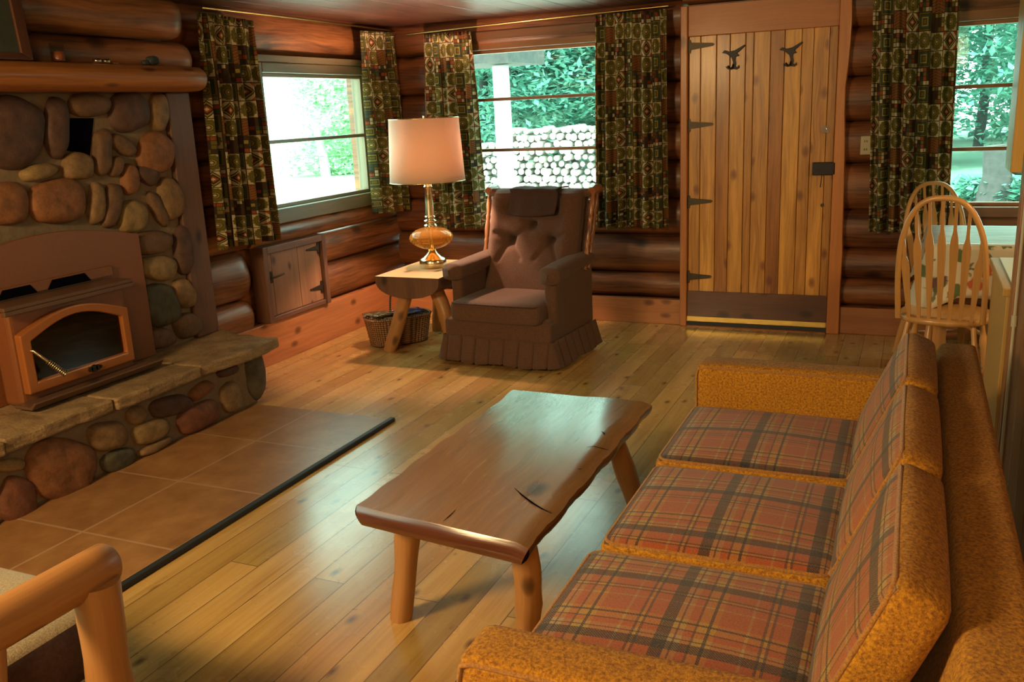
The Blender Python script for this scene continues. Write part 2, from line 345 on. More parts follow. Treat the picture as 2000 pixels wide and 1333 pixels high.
# ------------------------------------------------------------------ mesh helper
class MB:
    def __init__(s): s.v = []; s.f = []; s.uv = []; s.mi = []; s.c = []; s.sm = []
    def add(s, verts, faces, uvs=None, mi=0, col=(1, 1, 1), smooth=True):
        b = len(s.v); s.v += [Vector(p) for p in verts]
        for k, f in enumerate(faces):
            s.f.append([b + i for i in f])
            s.uv.append(uvs[k] if uvs else [(0, 0)] * len(f)); s.mi.append(mi); s.c.append(col); s.sm.append(smooth)
    def box(s, a, b, grain=None, mi=0, col=None, M=None):
        x0, y0, z0 = (min(a[i], b[i]) for i in range(3)); x1, y1, z1 = (max(a[i], b[i]) for i in range(3))
        d = (x1 - x0, y1 - y0, z1 - z0)
        if grain is None: grain = d.index(max(d))
        P = [Vector((x, y, z)) for z in (z0, z1) for y in (y0, y1) for x in (x0, x1)]
        F = [(0, 2, 3, 1), (4, 5, 7, 6), (0, 1, 5, 4), (2, 6, 7, 3), (0, 4, 6, 2), (1, 3, 7, 5)]
        N = [2, 2, 1, 1, 0, 0]; ou, ov = rnd.random() * 9, rnd.random() * 9
        U = []
        for f, n in zip(F, N):
            ax = [i for i in range(3) if i != n]
            if grain in ax: va = grain; ua = [i for i in ax if i != grain][0]
            else: ua, va = ax
            U.append([(P[i][ua] + ou + n, P[i][va] + ov) for i in f])
        if M: P = [M @ p for p in P]
        if col is None: col = (1, 1, 1)
        s.add(P, F, U, mi, col, False)
    def tube(s, pts, rad, n=14, cap=True, col=(1, 1, 1), mi=0, wob=0, squash=None, closed=False):
        pts = [Vector(p) for p in pts]; m = len(pts)
        if not hasattr(rad, '__len__'): rad = [rad] * m
        up = Vector((0, 0, 1)); T0 = (pts[1] - pts[0]).normalized()
        if abs(T0.dot(up)) > .9: up = Vector((0, 1, 0))
        N = (up - T0 * up.dot(T0)).normalized()
        V = []; L = 0; Ls = []; ou = rnd.random() * 9; sd = rnd.random() * 50
        for i, p in enumerate(pts):
            T = (pts[min(i + 1, m - 1)] - pts[max(i - 1, 0)]).normalized()
            N = (N - T * N.dot(T)).normalized(); B = T.cross(N)
            if i: L += (p - pts[i - 1]).length
            Ls.append(L)
            for k in range(n):
                a = 2 * PI * k / n; r = rad[i]
                if wob: r *= 1 + wob * noise.noise(Vector((math.cos(a) * 1.3 + sd, math.sin(a) * 1.3, L * 9)))
                q = (N * math.cos(a) + B * math.sin(a)) * r
                V.append(p + q)
        F = []; U = []
        R = max(rad)
        for i in range(m - 1):
            for k in range(n):
                k2 = (k + 1) % n
                F.append((i * n + k, i * n + k2, (i + 1) * n + k2, (i + 1) * n + k))
                u0, u1 = k / n * 2 * PI * R + ou, (k + 1) / n * 2 * PI * R + ou
                U.append([(u0, Ls[i]), (u1, Ls[i]), (u1, Ls[i + 1]), (u0, Ls[i + 1])])
        s.add(V, F, U, mi, col, True)
        if cap:
            for i, rev in ((0, True), (m - 1, False)):
                ring = [V[i * n + k] for k in range(n)]
                c = sum(ring, Vector()) / n
                uu = [(math.cos(2 * PI * k / n) * R + ou, math.sin(2 * PI * k / n) * R) for k in range(n)]
                f = list(range(n)); 
                if rev: f = f[::-1]
                s.add(ring, [f], [[uu[k] for k in f]], mi, col, False)
    def lathe(s, prof, c=(0, 0, 0), n=32, mi=0, flute=0, fl=None):
        c = Vector(c); V = []; F = []; U = []
        for r, z in prof:
            for k in range(n):
                a = 2 * PI * k / n; rr = r
                if flute and (fl is None or fl[0] <= z <= fl[1]): rr = r * (1 + flute * math.cos(a * 12))
                V.append(c + Vector((rr * math.cos(a), rr * math.sin(a), z)))
        for i in range(len(prof) - 1):
            for k in range(n):
                k2 = (k + 1) % n
                F.append((i * n + k, i * n + k2, (i + 1) * n + k2, (i + 1) * n + k))
                U.append([(k / n, prof[i][1]), ((k + 1) / n, prof[i][1]), ((k + 1) / n, prof[i + 1][1]), (k / n, prof[i + 1][1])])
        s.add(V, F, U, mi, (1, 1, 1), True)
    def prism(s, poly, d, mi=0, col=(1, 1, 1), grain=None, smooth=False):
        """poly: 3-D ring; extruded by vector d"""
        P = [Vector(p) for p in poly]; d = Vector(d); n = len(P)
        nv = Vector()
        for i in range(n): nv += P[i].cross(P[(i + 1) % n])
        if nv.dot(d) > 0: P = P[::-1]
        Q = [p + d for p in P]; V = P + Q
        g = Vector(grain) if grain else (max(((P[(i + 1) % n] - P[i]) for i in range(n)), key=lambda e: e.length)).normalized()
        w = nv.normalized().cross(g); o = rnd.random() * 9
        uv = [(p.dot(w) + o, p.dot(g) + o) for p in V]
        F = [tuple(range(n)), tuple(range(2 * n - 1, n - 1, -1))]
        U = [[uv[i] for i in f] for f in F]
        dd = d.length
        for i in range(n):
            j = (i + 1) % n; f = (i, i + n, j + n, j); F.append(f)
            a, b = P[i].dot(g) + o, P[j].dot(g) + o
            U.append([(o, a), (o + dd, a), (o + dd, b), (o, b)])
        s.add(V, F, U, mi, col, smooth)
    def grid(s, fn, nu, nv, uvf=None, mi=0, col=(1, 1, 1), flip=False):
        V = [fn(i / nu, j / nv) for j in range(nv + 1) for i in range(nu + 1)]; F = []; U = []
        for j in range(nv):
            for i in range(nu):
                q = [(i, j), (i + 1, j), (i + 1, j + 1), (i, j + 1)]
                if flip: q = q[::-1]
                F.append([b * (nu + 1) + a for a, b in q])
                U.append([uvf(a / nu, b / nv) if uvf else (a / nu, b / nv) for a, b in q])
        s.add(V, F, U, mi, col, True)
    def build(s, name, mats, parent=None, bevel=0, seg=2, solid=0, sub=0, angle=30):
        me = bpy.data.meshes.new(name); me.from_pydata([tuple(v) for v in s.v], [], s.f)
        me.uv_layers.new(name='UVMap'); me.color_attributes.new('tint', 'FLOAT_COLOR', 'CORNER')
        ul = me.uv_layers['UVMap'].data; ca = me.color_attributes['tint'].data
        k = 0
        for fi, p in enumerate(me.polygons):
            p.use_smooth = s.sm[fi]; p.material_index = s.mi[fi]
            for li in range(len(p.vertices)):
                ul[k].uv = s.uv[fi][li]; ca[k].color = (*s.c[fi], 1); k += 1
        for m in (mats if isinstance(mats, (list, tuple)) else [mats]): me.materials.append(mt[m] if isinstance(m, str) else m)
        me.update()
        o = bpy.data.objects.new(name, me); COL.objects.link(o)
        if parent:
            o.parent = parent
            o.matrix_parent_inverse = Matrix.Identity(4)
            inv = WM(parent).inverted()
            me.transform(inv)
        if bevel:
            b = o.modifiers.new('bevel', 'BEVEL'); b.width = bevel; b.segments = seg; b.limit_method = 'ANGLE'; b.angle_limit = math.radians(angle)
        if solid:
            b = o.modifiers.new('solid', 'SOLIDIFY'); b.thickness = solid; b.offset = 0
        if sub:
            b = o.modifiers.new('sub', 'SUBSURF'); b.levels = sub; b.render_levels = sub
        return o
def WM(o):
    m = Matrix.LocRotScale(o.location, o.rotation_euler, o.scale)
    return WM(o.parent) @ m if o.parent else m
def tag(o, label=None, cat=None, group=None, kind=None):
    if label: o['label'] = label
    if cat: o['category'] = cat
    if group: o['group'] = group
    if kind: o['kind'] = kind
    return o
def thing(name, label, cat, loc=(0, 0, 0), rz=0, group=None, kind=None):
    o = bpy.data.objects.new(name, None); COL.objects.link(o); o.location = loc; o.rotation_euler = (0, 0, rz)
    o.empty_display_size = .1
    return tag(o, label, cat, group, kind)
def struct(name, mb, mats, **kw):
    return tag(mb.build(name, mats, **kw), kind='structure')
def copy_tree(o, parent=None):
    c = o.copy(); COL.objects.link(c); c.parent = parent
    for ch in list(o.children): copy_tree(ch, c)
    return c
def jit(a=.85, b=1.12):
    k = rnd.uniform(a, b); return (k, k * rnd.uniform(.95, 1.03), k * rnd.uniform(.9, 1.05))
def superpoly(c, ax, ay, e=2.6, n=28):
    P = []
    for k in range(n):
        a = 2 * PI * k / n; x, y = math.cos(a), math.sin(a)
        P.append((c[0] + ax * math.copysign(abs(x) ** (2 / e), x), c[1] + ay * math.copysign(abs(y) ** (2 / e), y)))
    return P
def rbox(mb, a, b, r, crown=(0, 0, 0), n=10, mi=0, top_mi=None, M=None, uvs=1.0, e=None, topaxis=2, topsign=1):
    """soft padded block: rounded box of half-width r corners, faces crowned; faces facing topaxis may take another material"""
    c = (Vector(a) + Vector(b)) / 2; h = Vector([abs(b[i] - a[i]) / 2 for i in range(3)])
    for ax in range(3):
        u, v = [i for i in range(3) if i != ax]
        nu = max(n, int(h[u] / .02)); nv = max(n, int(h[v] / .02)); nu, nv = min(nu, 40), min(nv, 40)
        for sg in (-1, 1):
            def fn(s, t, ax=ax, u=u, v=v, sg=sg):
                def w(x): # denser at edges
                    x = 2 * x - 1; return math.sin(x * PI / 2)
                p = Vector((0, 0, 0)); p[u] = w(s) * h[u]; p[v] = w(t) * h[v]; p[ax] = sg * h[ax]
                q = Vector([max(-(h[i] - r), min(h[i] - r, p[i])) for i in range(3)])
                d = p - q; 
                if d.length > 1e-9: p = q + d.normalized() * r
                for i in range(3):
                    if crown[i]:
                        o1, o2 = [k for k in range(3) if k != i]
                        fct = (1 - (p[o1] / h[o1]) ** 2) * (1 - (p[o2] / h[o2]) ** 2)
                        p[i] += crown[i] * max(0, fct) * (p[i] / h[i])
                p = p + c
                return M @ p if M else p
            def uvf(s, t, u=u, v=v):
                f = lambda x: math.sin((2 * x - 1) * PI / 2)
                return ((f(s) * h[u] + c[u]) * uvs, (f(t) * h[v] + c[v]) * uvs)
            det = (ax == 1)
            fl = (sg < 0) != det
            m_ = top_mi if (top_mi is not None and ax == topaxis and sg == topsign) else mi
            mb.grid(fn, nu, nv, uvf, m_, flip=fl)

# ================================================================== ROOM SHELL
def log_seg(mb, axis, a0, a1, z0, z1, face, inn, depth=.085, thick=.2, round0=False, round1=False, mi=0, n=9):
    """half-round log; axis 'x' runs along x with room side toward -y (inn=-1); axis 'y' runs along y, room side +x"""
    col = jit(.72, 1.15); m = max(2, int((a1 - a0) / .12)); sd = rnd.random() * 99
    zc, hz = (z0 + z1) / 2, (z1 - z0) / 2
    def P(a, d, z):   # d measured from face inward to the room
        return Vector((a, face + inn * d, z)) if axis == 'x' else Vector((face + inn * d, a, z))
    def prof(t, a):
        th = -PI / 2 + PI * t
        k = 1.0; e = .06
        if round1 and a > a1 - e * 1.5: k = math.sqrt(max(.02, 1 - ((a - (a1 - e * 1.5)) / (e * 1.5)) ** 2))
        if round0 and a < a0 + e * 1.5: k = math.sqrt(max(.02, 1 - (((a0 + e * 1.5) - a) / (e * 1.5)) ** 2))
        d = depth * (abs(math.cos(th)) ** .75) * (1 + .10 * noise.noise(Vector((a * 1.7 + sd, th, 0)))) * (.35 + .65 * k)
        z = zc + hz * math.sin(th) * (.6 + .4 * k if k < 1 else 1)
        return d - depth, z
    As = [a0 + (a1 - a0) * i / m for i in range(m + 1)]
    if round1: As = As[:-1] + [a1 - .09 * (1 - q) for q in (0, .3, .55, .75, .9, 1)]
    if round0: As = [a0 + .09 * q for q in (0, .1, .25, .45, .7, 1)] + As[1:]
    As = sorted(set(As)); m = len(As) - 1
    def fn(s, t):
        a = As[round(t * m)]; d, z = prof(s, a); return P(a, d, z)
    flip = (axis == 'x')
    mb.grid(fn, n, m, lambda s, t: (s * hz * 3 + sd, As[round(t * m)]), mi, col, flip)
    for a, end in ((a0, 0), (a1, 1)):
        R = [P(a, *prof(k / n, a)) for k in range(n + 1)]
        R = R + [P(a, -thick, R[-1].z), P(a, -thick, R[0].z)]
        f = list(range(len(R)))
        if (end == 0) == flip: f = f[::-1]
        mb.add(R, [f], [[((R[i].z) * 1.0, (R[i].x + R[i].y) * .3 + sd) for i in f]], mi, col, False)
    q = [P(a0, -thick, z0), P(a1, -thick, z0), P(a1, -thick, z1), P(a0, -thick, z1)]
    mb.add(q, [(0, 1, 2, 3)], None, mi, col, False)
LF, BF = -3.56, 5.88           # crest planes of the left and back log walls
ZT = 2.10
mb = MB()
A = [0, .20, .43, .72, 1.0, 1.25, 1.48, 1.66, 1.86, ZT]
Bz = [0, .26, .51, .72, .84, 1.05, 1.25, 1.45, 1.64, 1.83, ZT]
for z0, z1 in zip(A, A[1:]):
    segs = [(-2.4, 4.22)]
    if z0 >= .84 - .01 and z1 <= 1.87: segs = [(-2.4, -.6), (.8, 4.22)]
    for a, b in segs: log_seg(mb, 'y', a, b, z0, z1, LF, 1, round1=z1 < .75 and b > 4, depth=.10 if z1 < .75 else .085)
for z0, z1 in zip(Bz, Bz[1:]):
    segs = [(4.221, 6.08)]
    if z0 >= .83 and z1 <= 1.84: segs = [(4.221, 4.42), (5.66, 6.08)]
    if z0 < .72 and z0 > .2: segs = [(4.90, 6.08)]
    for a, b in segs: log_seg(mb, 'y', a, b, z0, z1, LF, 1, depth=.05 if z1 in (.84,) else .085)
mb.box((LF - .20, 4.15, 0), (LF - .10, 4.95, .8), 1)
struct('wall_left', mb, 'log')
mb = MB()
Cz = [0, .17, .34, .60, .84, 1.09, 1.33, 1.59, 1.86, ZT]
Dz = [0, .17, .34, .53, .77, 1.05, 1.30, 1.56, 1.84, ZT]
for z0, z1 in zip(Cz, Cz[1:]):
    segs = [(-3.56, -1.385)]
    if z0 >= .83 and z1 <= 1.87: segs = [(-3.56, -2.98), (-1.86, -1.385)]
    for a, b in segs: log_seg(mb, 'x', a, b, z0, z1, BF, -1)
log_seg(mb, 'x', -1.385, -.39, 2.04, ZT, BF, -1)
for z0, z1 in zip(Dz, Dz[1:]):
    segs = [(-.45, 2.6)]
    if z0 >= .76 and z1 <= 1.85: segs = [(-.45, -.02), (1.25, 2.6)]
    for a, b in segs: log_seg(mb, 'x', a, b, z0, z1, BF, -1)
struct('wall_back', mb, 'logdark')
mb = MB(); mb.box((2.6, -2.4, 0), (2.75, 6.1, ZT), 1); struct('wall_right', mb, 'panel')
mb = MB(); mb.box((-3.7, -2.4, 0), (2.75, -2.55, ZT), 0); struct('wall_front', mb, 'panel')
def floorface(name, x0, x1, y0, y1, z, mat, th=.1):
    mb = MB(); mb.box((x0, y0, z - th), (x1, y1, z), 1); 
    for fi, f in enumerate(mb.f): mb.uv[fi] = [(mb.v[i].x + 20, mb.v[i].y + 20) for i in f]
    return struct(name, mb, mat)
floorface('floor', -3.8, 2.75, -2.55, 6.12, 0, 'floor')
mb = MB()
k = 0
x = -3.85
while x < 2.75:
    mb.box((x, -2.55, ZT - .03), (x + .178, 6.12, ZT + .03), 1, col=jit(.75, 1.2)); x += .18
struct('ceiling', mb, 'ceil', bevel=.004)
# skirting boards
mb = MB(); mb.box((LF - .03, 3.80, 0), (LF + .012, 5.86, .26), 1, col=(1.05, 1, 1)); struct('baseboard_left', mb, 'board', bevel=.004)
mb = MB(); mb.box((LF + .012, BF - .03, 0), (-1.387, BF + .02, .17), 0); mb.box((-.39, BF - .03, 0), (.02, BF + .02, .17), 0, col=(.75, .7, .65)); mb.box((.023, BF - .03, 0), (2.6, BF + .02, .17), 0, col=(.75, .7, .65))
struct('baseboard_back', mb, 'board', bevel=.004)

# ------------------------------------------------------------------ windows
def window(idx, axis, a0, a1, z0, z1, face, inn, bars, mat, fw=.06, headz=None, sill=.09, label=None):
    """frame in the wall opening: glass a0..a1 / z0..z1"""
    w = thing('window_%d' % idx, label, None, kind='structure')
    def B(mb, u0, u1, d0, d1, q0, q1, g=None, col=None):
        if axis == 'x': mb.box((u0, face - inn * d0, q0), (u1, face - inn * d1, q1), g, col=col)
        else: mb.box((face - inn * d0, u0, q0), (face - inn * d1, u1, q1), g, col=col)
    f = MB()
    B(f, a0 - fw, a0, .0, .14, z0 - sill, z1 + fw); B(f, a1, a1 + fw, .0, .14, z0 - sill, z1 + fw)
    B(f, a0, a1, .0, .14, z0 - sill, z0); B(f, a0, a1, 0, .14, z1, z1 + fw)
    f.build('window_frame', mat, w, bevel=.006)
    s = MB(); e = .022
    B(s, a0, a0 + e, .05, .10, z0, z1, col=(1.3, 1.3, 1.3)); B(s, a1 - e, a1, .05, .10, z0, z1, col=(1.3, 1.3, 1.3))
    B(s, a0 + e, a1 - e, .05, .10, z0, z0 + e, col=(1.3, 1.3, 1.3)); B(s, a0 + e, a1 - e, .05, .10, z1 - e, z1, col=(1.3, 1.3, 1.3))
    s.build('sash', mat, w, bevel=.003)
    for b in bars:
        m = MB(); B(m, a0 + .001, a1 - .001, .045, .085, b - .011, b + .011); m.build('glazing_bar', mat, w, bevel=.003)
    g = MB(); B(g, a0 + .02, a1 - .02, .072, .076, z0 + .02, z1 - .02); g.build('pane', 'glass', w)
    return w
w1 = window(1, 'y', 4.47, 5.605, .93, 1.735, LF + .015, 1, [1.33], 'winframe')
m = MB(); m.box((LF - .06, 4.40, 1.795), (LF + .03, 5.68, 1.835), 1); m.build('head_board', 'winframe', w1, bevel=.004)
w2 = window(2, 'x', -2.92, -1.91, .84, 1.865, BF + .015, -1, [1.184, 1.533], 'winbrown', sill=.02)
m = MB(); m.box((-2.98, BF - .01, 1.925), (-1.85, BF + .05, 1.985), 0, col=(.5, .5, .5)); m.build('head_board', 'winbrown', w2, bevel=.004)
w3 = window(3, 'x', .04, 1.19, .79, 1.825, BF + .015, -1, [1.12, 1.47], 'winbrown', sill=.06)
w4 = window(4, 'y', -.53, .73, .86, 1.80, LF + .015, 1, [1.33], 'winframe')

# ------------------------------------------------------------------ door
DF = BF - .02     # door face plane
dx0, dx1, dz0, dz1 = -1.338, -.455, .045, 1.850
door = thing('door_1', None, None, kind='structure')
pl = MB(); xs = [dx0]; ws = [.075, .10, .085, .095, .05, .10, .085, .10, .07, .09, .05]
tot = sum(ws)
for w in ws: xs.append(xs[-1] + w * (dx1 - dx0) / tot)
for i in range(len(ws)):
    pl.box((xs[i] + .001, DF, dz0), (xs[i + 1] - .001, DF + .04, dz1), 2, col=[(1.02, 1.08, 1.05), (1.25, 1.35, 1.3), (.85, .75, .7), (1.15, 1.2, 1.1), (.9, .85, .8), (1.12, 1.15, 1.1), (.72, .58, .5), (1.2, 1.25, 1.1), (.95, .92, .85), (1.15, 1.15, 1.05), (.9, .85, .8)][i])
pl.build('plank_panel', 'door', door, bevel=.004)
k = MB(); k.box((dx0 - .002, DF - .018, .045), (dx1 + .002, DF - .0005, .238), 0); tag(k.build('kick_board', 'dkwood', door, bevel=.003), 'dark brown board across the foot of the door')
k = MB(); k.box((dx0 - .002, DF - .026, .034), (dx1 + .002, DF - .0185, .068), 0)
tag(k.build('sweep_strip', 'brassstrip', door, bevel=.002), 'brass strip along the foot of the door')
k = MB(); k.box((dx0 - .002, DF - .024, .008), (dx1 + .002, DF + .02, .033), 0); k.build('weather_seal', 'rubber', door)
for py in (91, 245, 394, 540):
    z = pt(1345, py, 1, DF).z; h = MB()
    P = [(-1.372, z + .038), (-1.328, z + .040), (-1.325, z + .022), (-1.19, z + .012), (-1.18, z + .004), (-1.19, z - .006), (-1.325, z - .022), (-1.328, z - .042), (-1.372, z - .042)]
    h.prism([(a, DF - .012, b) for a, b in P], (0, .008, 0)); h.tube([(-1.343, DF - .016, z - .042), (-1.343, DF - .016, z + .040)], .006, 8)
    for sx in (-1.30, -1.26, -1.215): h.lathe([(.006, 0), (.004, .003), (0, .004)], (0, 0, 0), 8)
    h.build('strap_hinge', 'hinge', door)
k = MB(); a = pt(1588, 317, 1, DF); b = pt(1632, 341, 1, DF); k.box((a.x, DF - .035, b.z), (b.x, DF - .0005, a.z)); 
k.box((b.x - .002, DF - .028, (a.z + b.z) / 2 - .014), (b.x + .022, DF - .008, (a.z + b.z) / 2 + .016))
lk = k.build('rim_lock', 'iron', door, bevel=.003)
k = MB(); c = pt(1606, 341, 1, DF); k.tube([c + Vector((0, -.02, 0)), c + Vector((-.002, -.03, -.03)), c + Vector((-.006, -.03, -.075))], .003, 8); k.build('latch_lever', 'iron', lk)
k = MB(); c = pt(1606, 401, 1, DF); k.tube([c, c + Vector((0, -.006, 0))], .011, 14); k.build('keyhole_plug', 'hinge', door)
k = MB(); c = pt(1612, 253, 1, DF)
P = []
for i in range(24):
    a = 2 * PI * i / 24; r = .030 if i % 6 in (0, 1, 5) else .020
    P.append((c.x + r * math.cos(a + PI / 4), DF - .006, c.z + r * math.sin(a + PI / 4)))
k.prism(P, (0, .006, 0)); k.tube([(c.x, DF - .006, c.z), (c.x, DF - .014, c.z)], .008, 10)
tag(k.build('lock_rosette', 'steel', door), 'small silver rosette on the door')
fr = thing('trim_1', None, None, kind='structure')
m = MB(); m.box((-1.385, BF - .055, 0), (-1.341, BF + .03, 2.03), 2, col=(1.1, 1.1, 1.1)); m.build('side_board', 'doorframe', fr, bevel=.005)
m = MB()
Pz = [0, .25, .5, .75, 1.0, 1.2, 1.35, 1.5, 1.62, 1.75, 1.88, 2.03]; Px = [-.375, -.378, -.376, -.382, -.386, -.392, -.400, -.402, -.392, -.386, -.384, -.388]
m.prism([(-.452, BF - .055, 0)] + [(x, BF - .055, z) for x, z in zip(Px, Pz)] + [(-.452, BF - .055, 2.03)], (0, .085, 0), col=(1.15, 1.1, 1.0), grain=(0, 0, 1))
m.build('side_board', 'doorframe', fr, bevel=.006)
m = MB(); m.box((-1.341, BF - .035, 1.848), (-.452, BF + .03, 2.03), 0, col=(.95, .85, .8)); m.build('head_board', 'doorframe', fr, bevel=.004)
m = MB(); m.box((-1.36, BF + .035, .0), (-.43, BF + .06, 2.04), 2); m.build('door_light_block', 'dkwood', fr)  # unseen panel added behind the door to block daylight leaks
m = MB(); m.box((-1.338, BF - .06, 0.0), (-.455, BF + .1, .008), 0, col=(.8, .7, .6)); m.build('threshold', 'doorframe', fr)
# bird coat hooks
B1 = [(230,335),(265,295),(300,300),(340,315),(420,295),(500,250),(570,205),(582,222),(500,300),(455,335),(490,375),(435,390),(430,440),(440,490),(430,540),(465,545),(482,515),(492,555),(450,585),(400,572),(350,590),(310,575),(283,540),(300,540),(350,568),(385,540),(395,470),(375,410),(330,372),(290,345)]
for sx, sy, lab in ((0, 0, 'black iron bird shaped coat hook on the door, nearer the hinges'), (865, -45, 'black iron bird shaped coat hook on the door, nearer the lock side')):
    h = thing('coat_hook', lab, 'coat hook', pt(1380 + (400 + sx) / 7.69, 60 + (420 + sy) / 7.69, 1, DF), group='bird coat hooks on the door')
    m = MB(); m.prism([pt(1380 + (x + sx) / 7.69, 60 + (y + sy) / 7.69, 1, DF - .013) for x, y in B1], (0, .012, 0)); m.build('bird_plate', 'iron', h, bevel=.002)
    c = pt(1380 + (400 + sx) / 7.69, 60 + (560 + sy) / 7.69, 1, DF - .014)
    m = MB(); m.tube([c + Vector((0, 0, .02)), c + Vector((-.004, -.02, 0)), c + Vector((-.012, -.045, -.002)), c + Vector((-.022, -.055, .012))], [.005, .005, .004, .005], 8); m.build('hook_prong', 'iron', h)
c = pt(1691, 284, 1, BF - .012)
sw = thing('wall_outlet', 'ivory electrical outlet plate on the log wall right of the door', 'wall outlet', c)
m = MB(); m.box(c + Vector((-.03, -.010, -.055)), c + Vector((.03, .008, .055))); m.build('cover_plate', 'ivory', sw, bevel=.004)
for dz in (-.024, .024): 
    for dx in (-.006, .006): m = MB(); m.box(c + Vector((dx - .0015, -.0125, dz - .006)), c + Vector((dx + .0015, -.0102, dz + .006))); m.build('socket_slot', 'black', sw)

# ------------------------------------------------------------------ firewood hatch in left wall
HX = LF + .02
h = thing('wood_hatch', 'small plank cupboard door set into the log wall beneath the left window', 'cupboard door', (HX, 4.57, .26))
m = MB(); y0, y1, z0, z1 = 4.262, 4.898, .262, .725
m.box((HX - .08, y0, z0), (HX + .02, y0 + .04, z1), 2); m.box((HX - .08, y1 - .04, z0), (HX + .02, y1, z1), 2); m.box((HX - .08, y0 + .04, z1 - .045), (HX + .02, y1 - .04, z1), 1); m.box((HX - .08, y0 + .04, z0), (HX + .01, y1 - .04, z0 + .03), 1)
m.build('frame', 'hatchframe', h, bevel=.004)
m = MB(); ys = [y0 + .042, 4.36, 4.62, y1 - .042]
for a, b, q in zip(ys, ys[1:], ((.85, .82, .8), (1, 1, 1), (1.12, 1.1, 1.05))): m.box((HX - .05, a, z0 + .032), (HX - .005, b - .003, z1 - .047), 2, col=q)
d = m.build('door', 'hatch', h, bevel=.003)
for z in (.64, .38):
    m = MB(); m.prism([(HX - .004, y1 - .05, z + .04), (HX - .004, y1 - .05, z - .04), (HX - .004, y1 - .068, z - .04), (HX - .004, y1 - .075, z - .015), (HX - .004, y1 - .185, z - .002), (HX - .004, y1 - .185, z + .006), (HX - .004, y1 - .075, z + .015), (HX - .004, y1 - .068, z + .04)], (.006, 0, 0)); m.build('strap_hinge', 'hinge', d)
m = MB(); m.box((HX - .004, 4.315, .50), (HX + .006, 4.345, .57)); m.tube([(HX, 4.33, .535), (HX + .03, 4.335, .535), (HX + .034, 4.38, .54), (HX + .034, 4.42, .545)], [.006, .006, .007, .006], 8); m.build('handle', 'hinge', d)

# ================================================================== FIREPLACE
CX = -3.47    # chimney face
HXF = -3.10   # hearth front face
mb = MB(); mb.box((LF - .02, 1.2, .30), (CX, 3.575, 1.62)); 
def stones(mb, L, ax, c, out, hmul=1.0):
    for cx, cy, rx, ry, ang, colr in L:
        sd = rnd.random() * 90; n = 26; a0 = math.radians(ang); ring = []
        for k in range(n):
            th = 2 * PI * k / n; e = 2.5
            x = math.copysign(abs(math.cos(th)) ** (2 / e), math.cos(th)) * rx; y = math.copysign(abs(math.sin(th)) ** (2 / e), math.sin(th)) * ry
            kk = 1 + .16 * noise.noise(Vector((math.cos(th) * 1.1 + sd, math.sin(th) * 1.1, sd)))
            x, y = x * kk, y * kk
            ring.append(pt(cx + x * math.cos(a0) - y * math.sin(a0), cy + x * math.sin(a0) + y * math.cos(a0), ax, c))
        ctr = sum(ring, Vector()) / n; size = sum((p - ctr).length for p in ring) / n
        H = min(.055, .038 + size * .12) * hmul; V = []; lv = [(1.0, -.012), (.985, .25), (.93, .55), (.82, .8), (.62, .94), (.35, 1.0)]
        for s_, hh in lv:
            for p in ring:
                q = ctr + (p - ctr) * s_; hv = H * hh if hh > 0 else hh
                hv += .010 * noise.noise(q * 14 + Vector((sd, 0, 0))) * max(0, hh)
                V.append(q + Vector(out) * hv)
        V.append(ctr + Vector(out) * H * 1.02); F = []
        m_ = len(lv)
        for i in range(m_ - 1):
            for k in range(n): F.append((i * n + k, i * n + (k + 1) % n, (i + 1) * n + (k + 1) % n, (i + 1) * n + k))
        for k in range(n): F.append(((m_ - 1) * n + k, (m_ - 1) * n + (k + 1) % n, len(V) - 1))
        nn = (V[1] - V[0]).cross(V[n] - V[0])
        if nn.dot(Vector(ring[0] - ctr) * .3 + Vector(out)) < 0: F = [f[::-1] for f in F]
        mb.add(V, F, None, 0, colr, True)
PU, BN, OG, TN, YL, GR, RD = (.10, .052, .036), (.155, .085, .042), (.25, .105, .038), (.24, .145, .062), (.28, .185, .072), (.085, .078, .045), (.20, .075, .036)
fp = thing('stone_fireplace', 'river stone fireplace chimney and raised hearth base on the left wall', 'fireplace', (CX, 2.75, 0))
hole = [pt(x, y, 0, CX) for x, y in ((125, 231), (182, 231), (174, 307), (127, 293))]
mb.build('mortar_backing', 'mortar', fp, bevel=.01)
L1 = [(20,258,60,75,0,PU),(105,251,23,63,0,PU),(169,206,40,24,0,BN),(246,218,38,41,0,PU),(304,221,18,38,-3,TN),(195,298,17,48,0,BN),(233,284,29,15,40,BN),(300,298,37,41,15,OG),
 (148,325,31,29,0,TN),(70,336,36,16,-12,YL),(221,325,13,22,10,BN),(249,350,15,33,0,OG),(283,342,24,17,38,PU),(8,400,43,43,0,OG),(108,394,57,46,0,OG),(183,398,16,42,4,TN),(213,402,17,46,8,BN),
 (328,388,22,44,-10,TN),(254,423,28,33,8,YL),(303,409,12,38,-24,BN),(352,488,18,48,-5,PU),(292,474,38,24,-6,BN),(302,524,38,25,4,YL),(306,596,37,43,-20,GR),(355,573,20,32,-22,TN),(361,637,28,25,-15,BN),(306,661,28,20,-8,BN),
 (-70,250,30,60,0,BN),(-75,380,38,50,0,TN),(-140,300,34,60,0,OG),(-215,280,36,70,0,PU),(-150,420,34,40,0,YL),(-230,420,36,44,0,BN)]
st = MB(); stones(st, L1, 0, CX - .004, (1, 0, 0)); st.build('stones', 'stone', fp)
m = MB(); m.prism([p + Vector((.004, 0, 0)) for p in hole], (-.003, 0, 0)); m.build('vent_hole', 'black', fp)  # flat black patch, the darkness inside the hole painted on
hb = MB(); hb.box((LF - .02, 1.2, 0), (HXF, 3.60, .315)); hb.build('hearth_mortar', 'mortar', fp, bevel=.03)
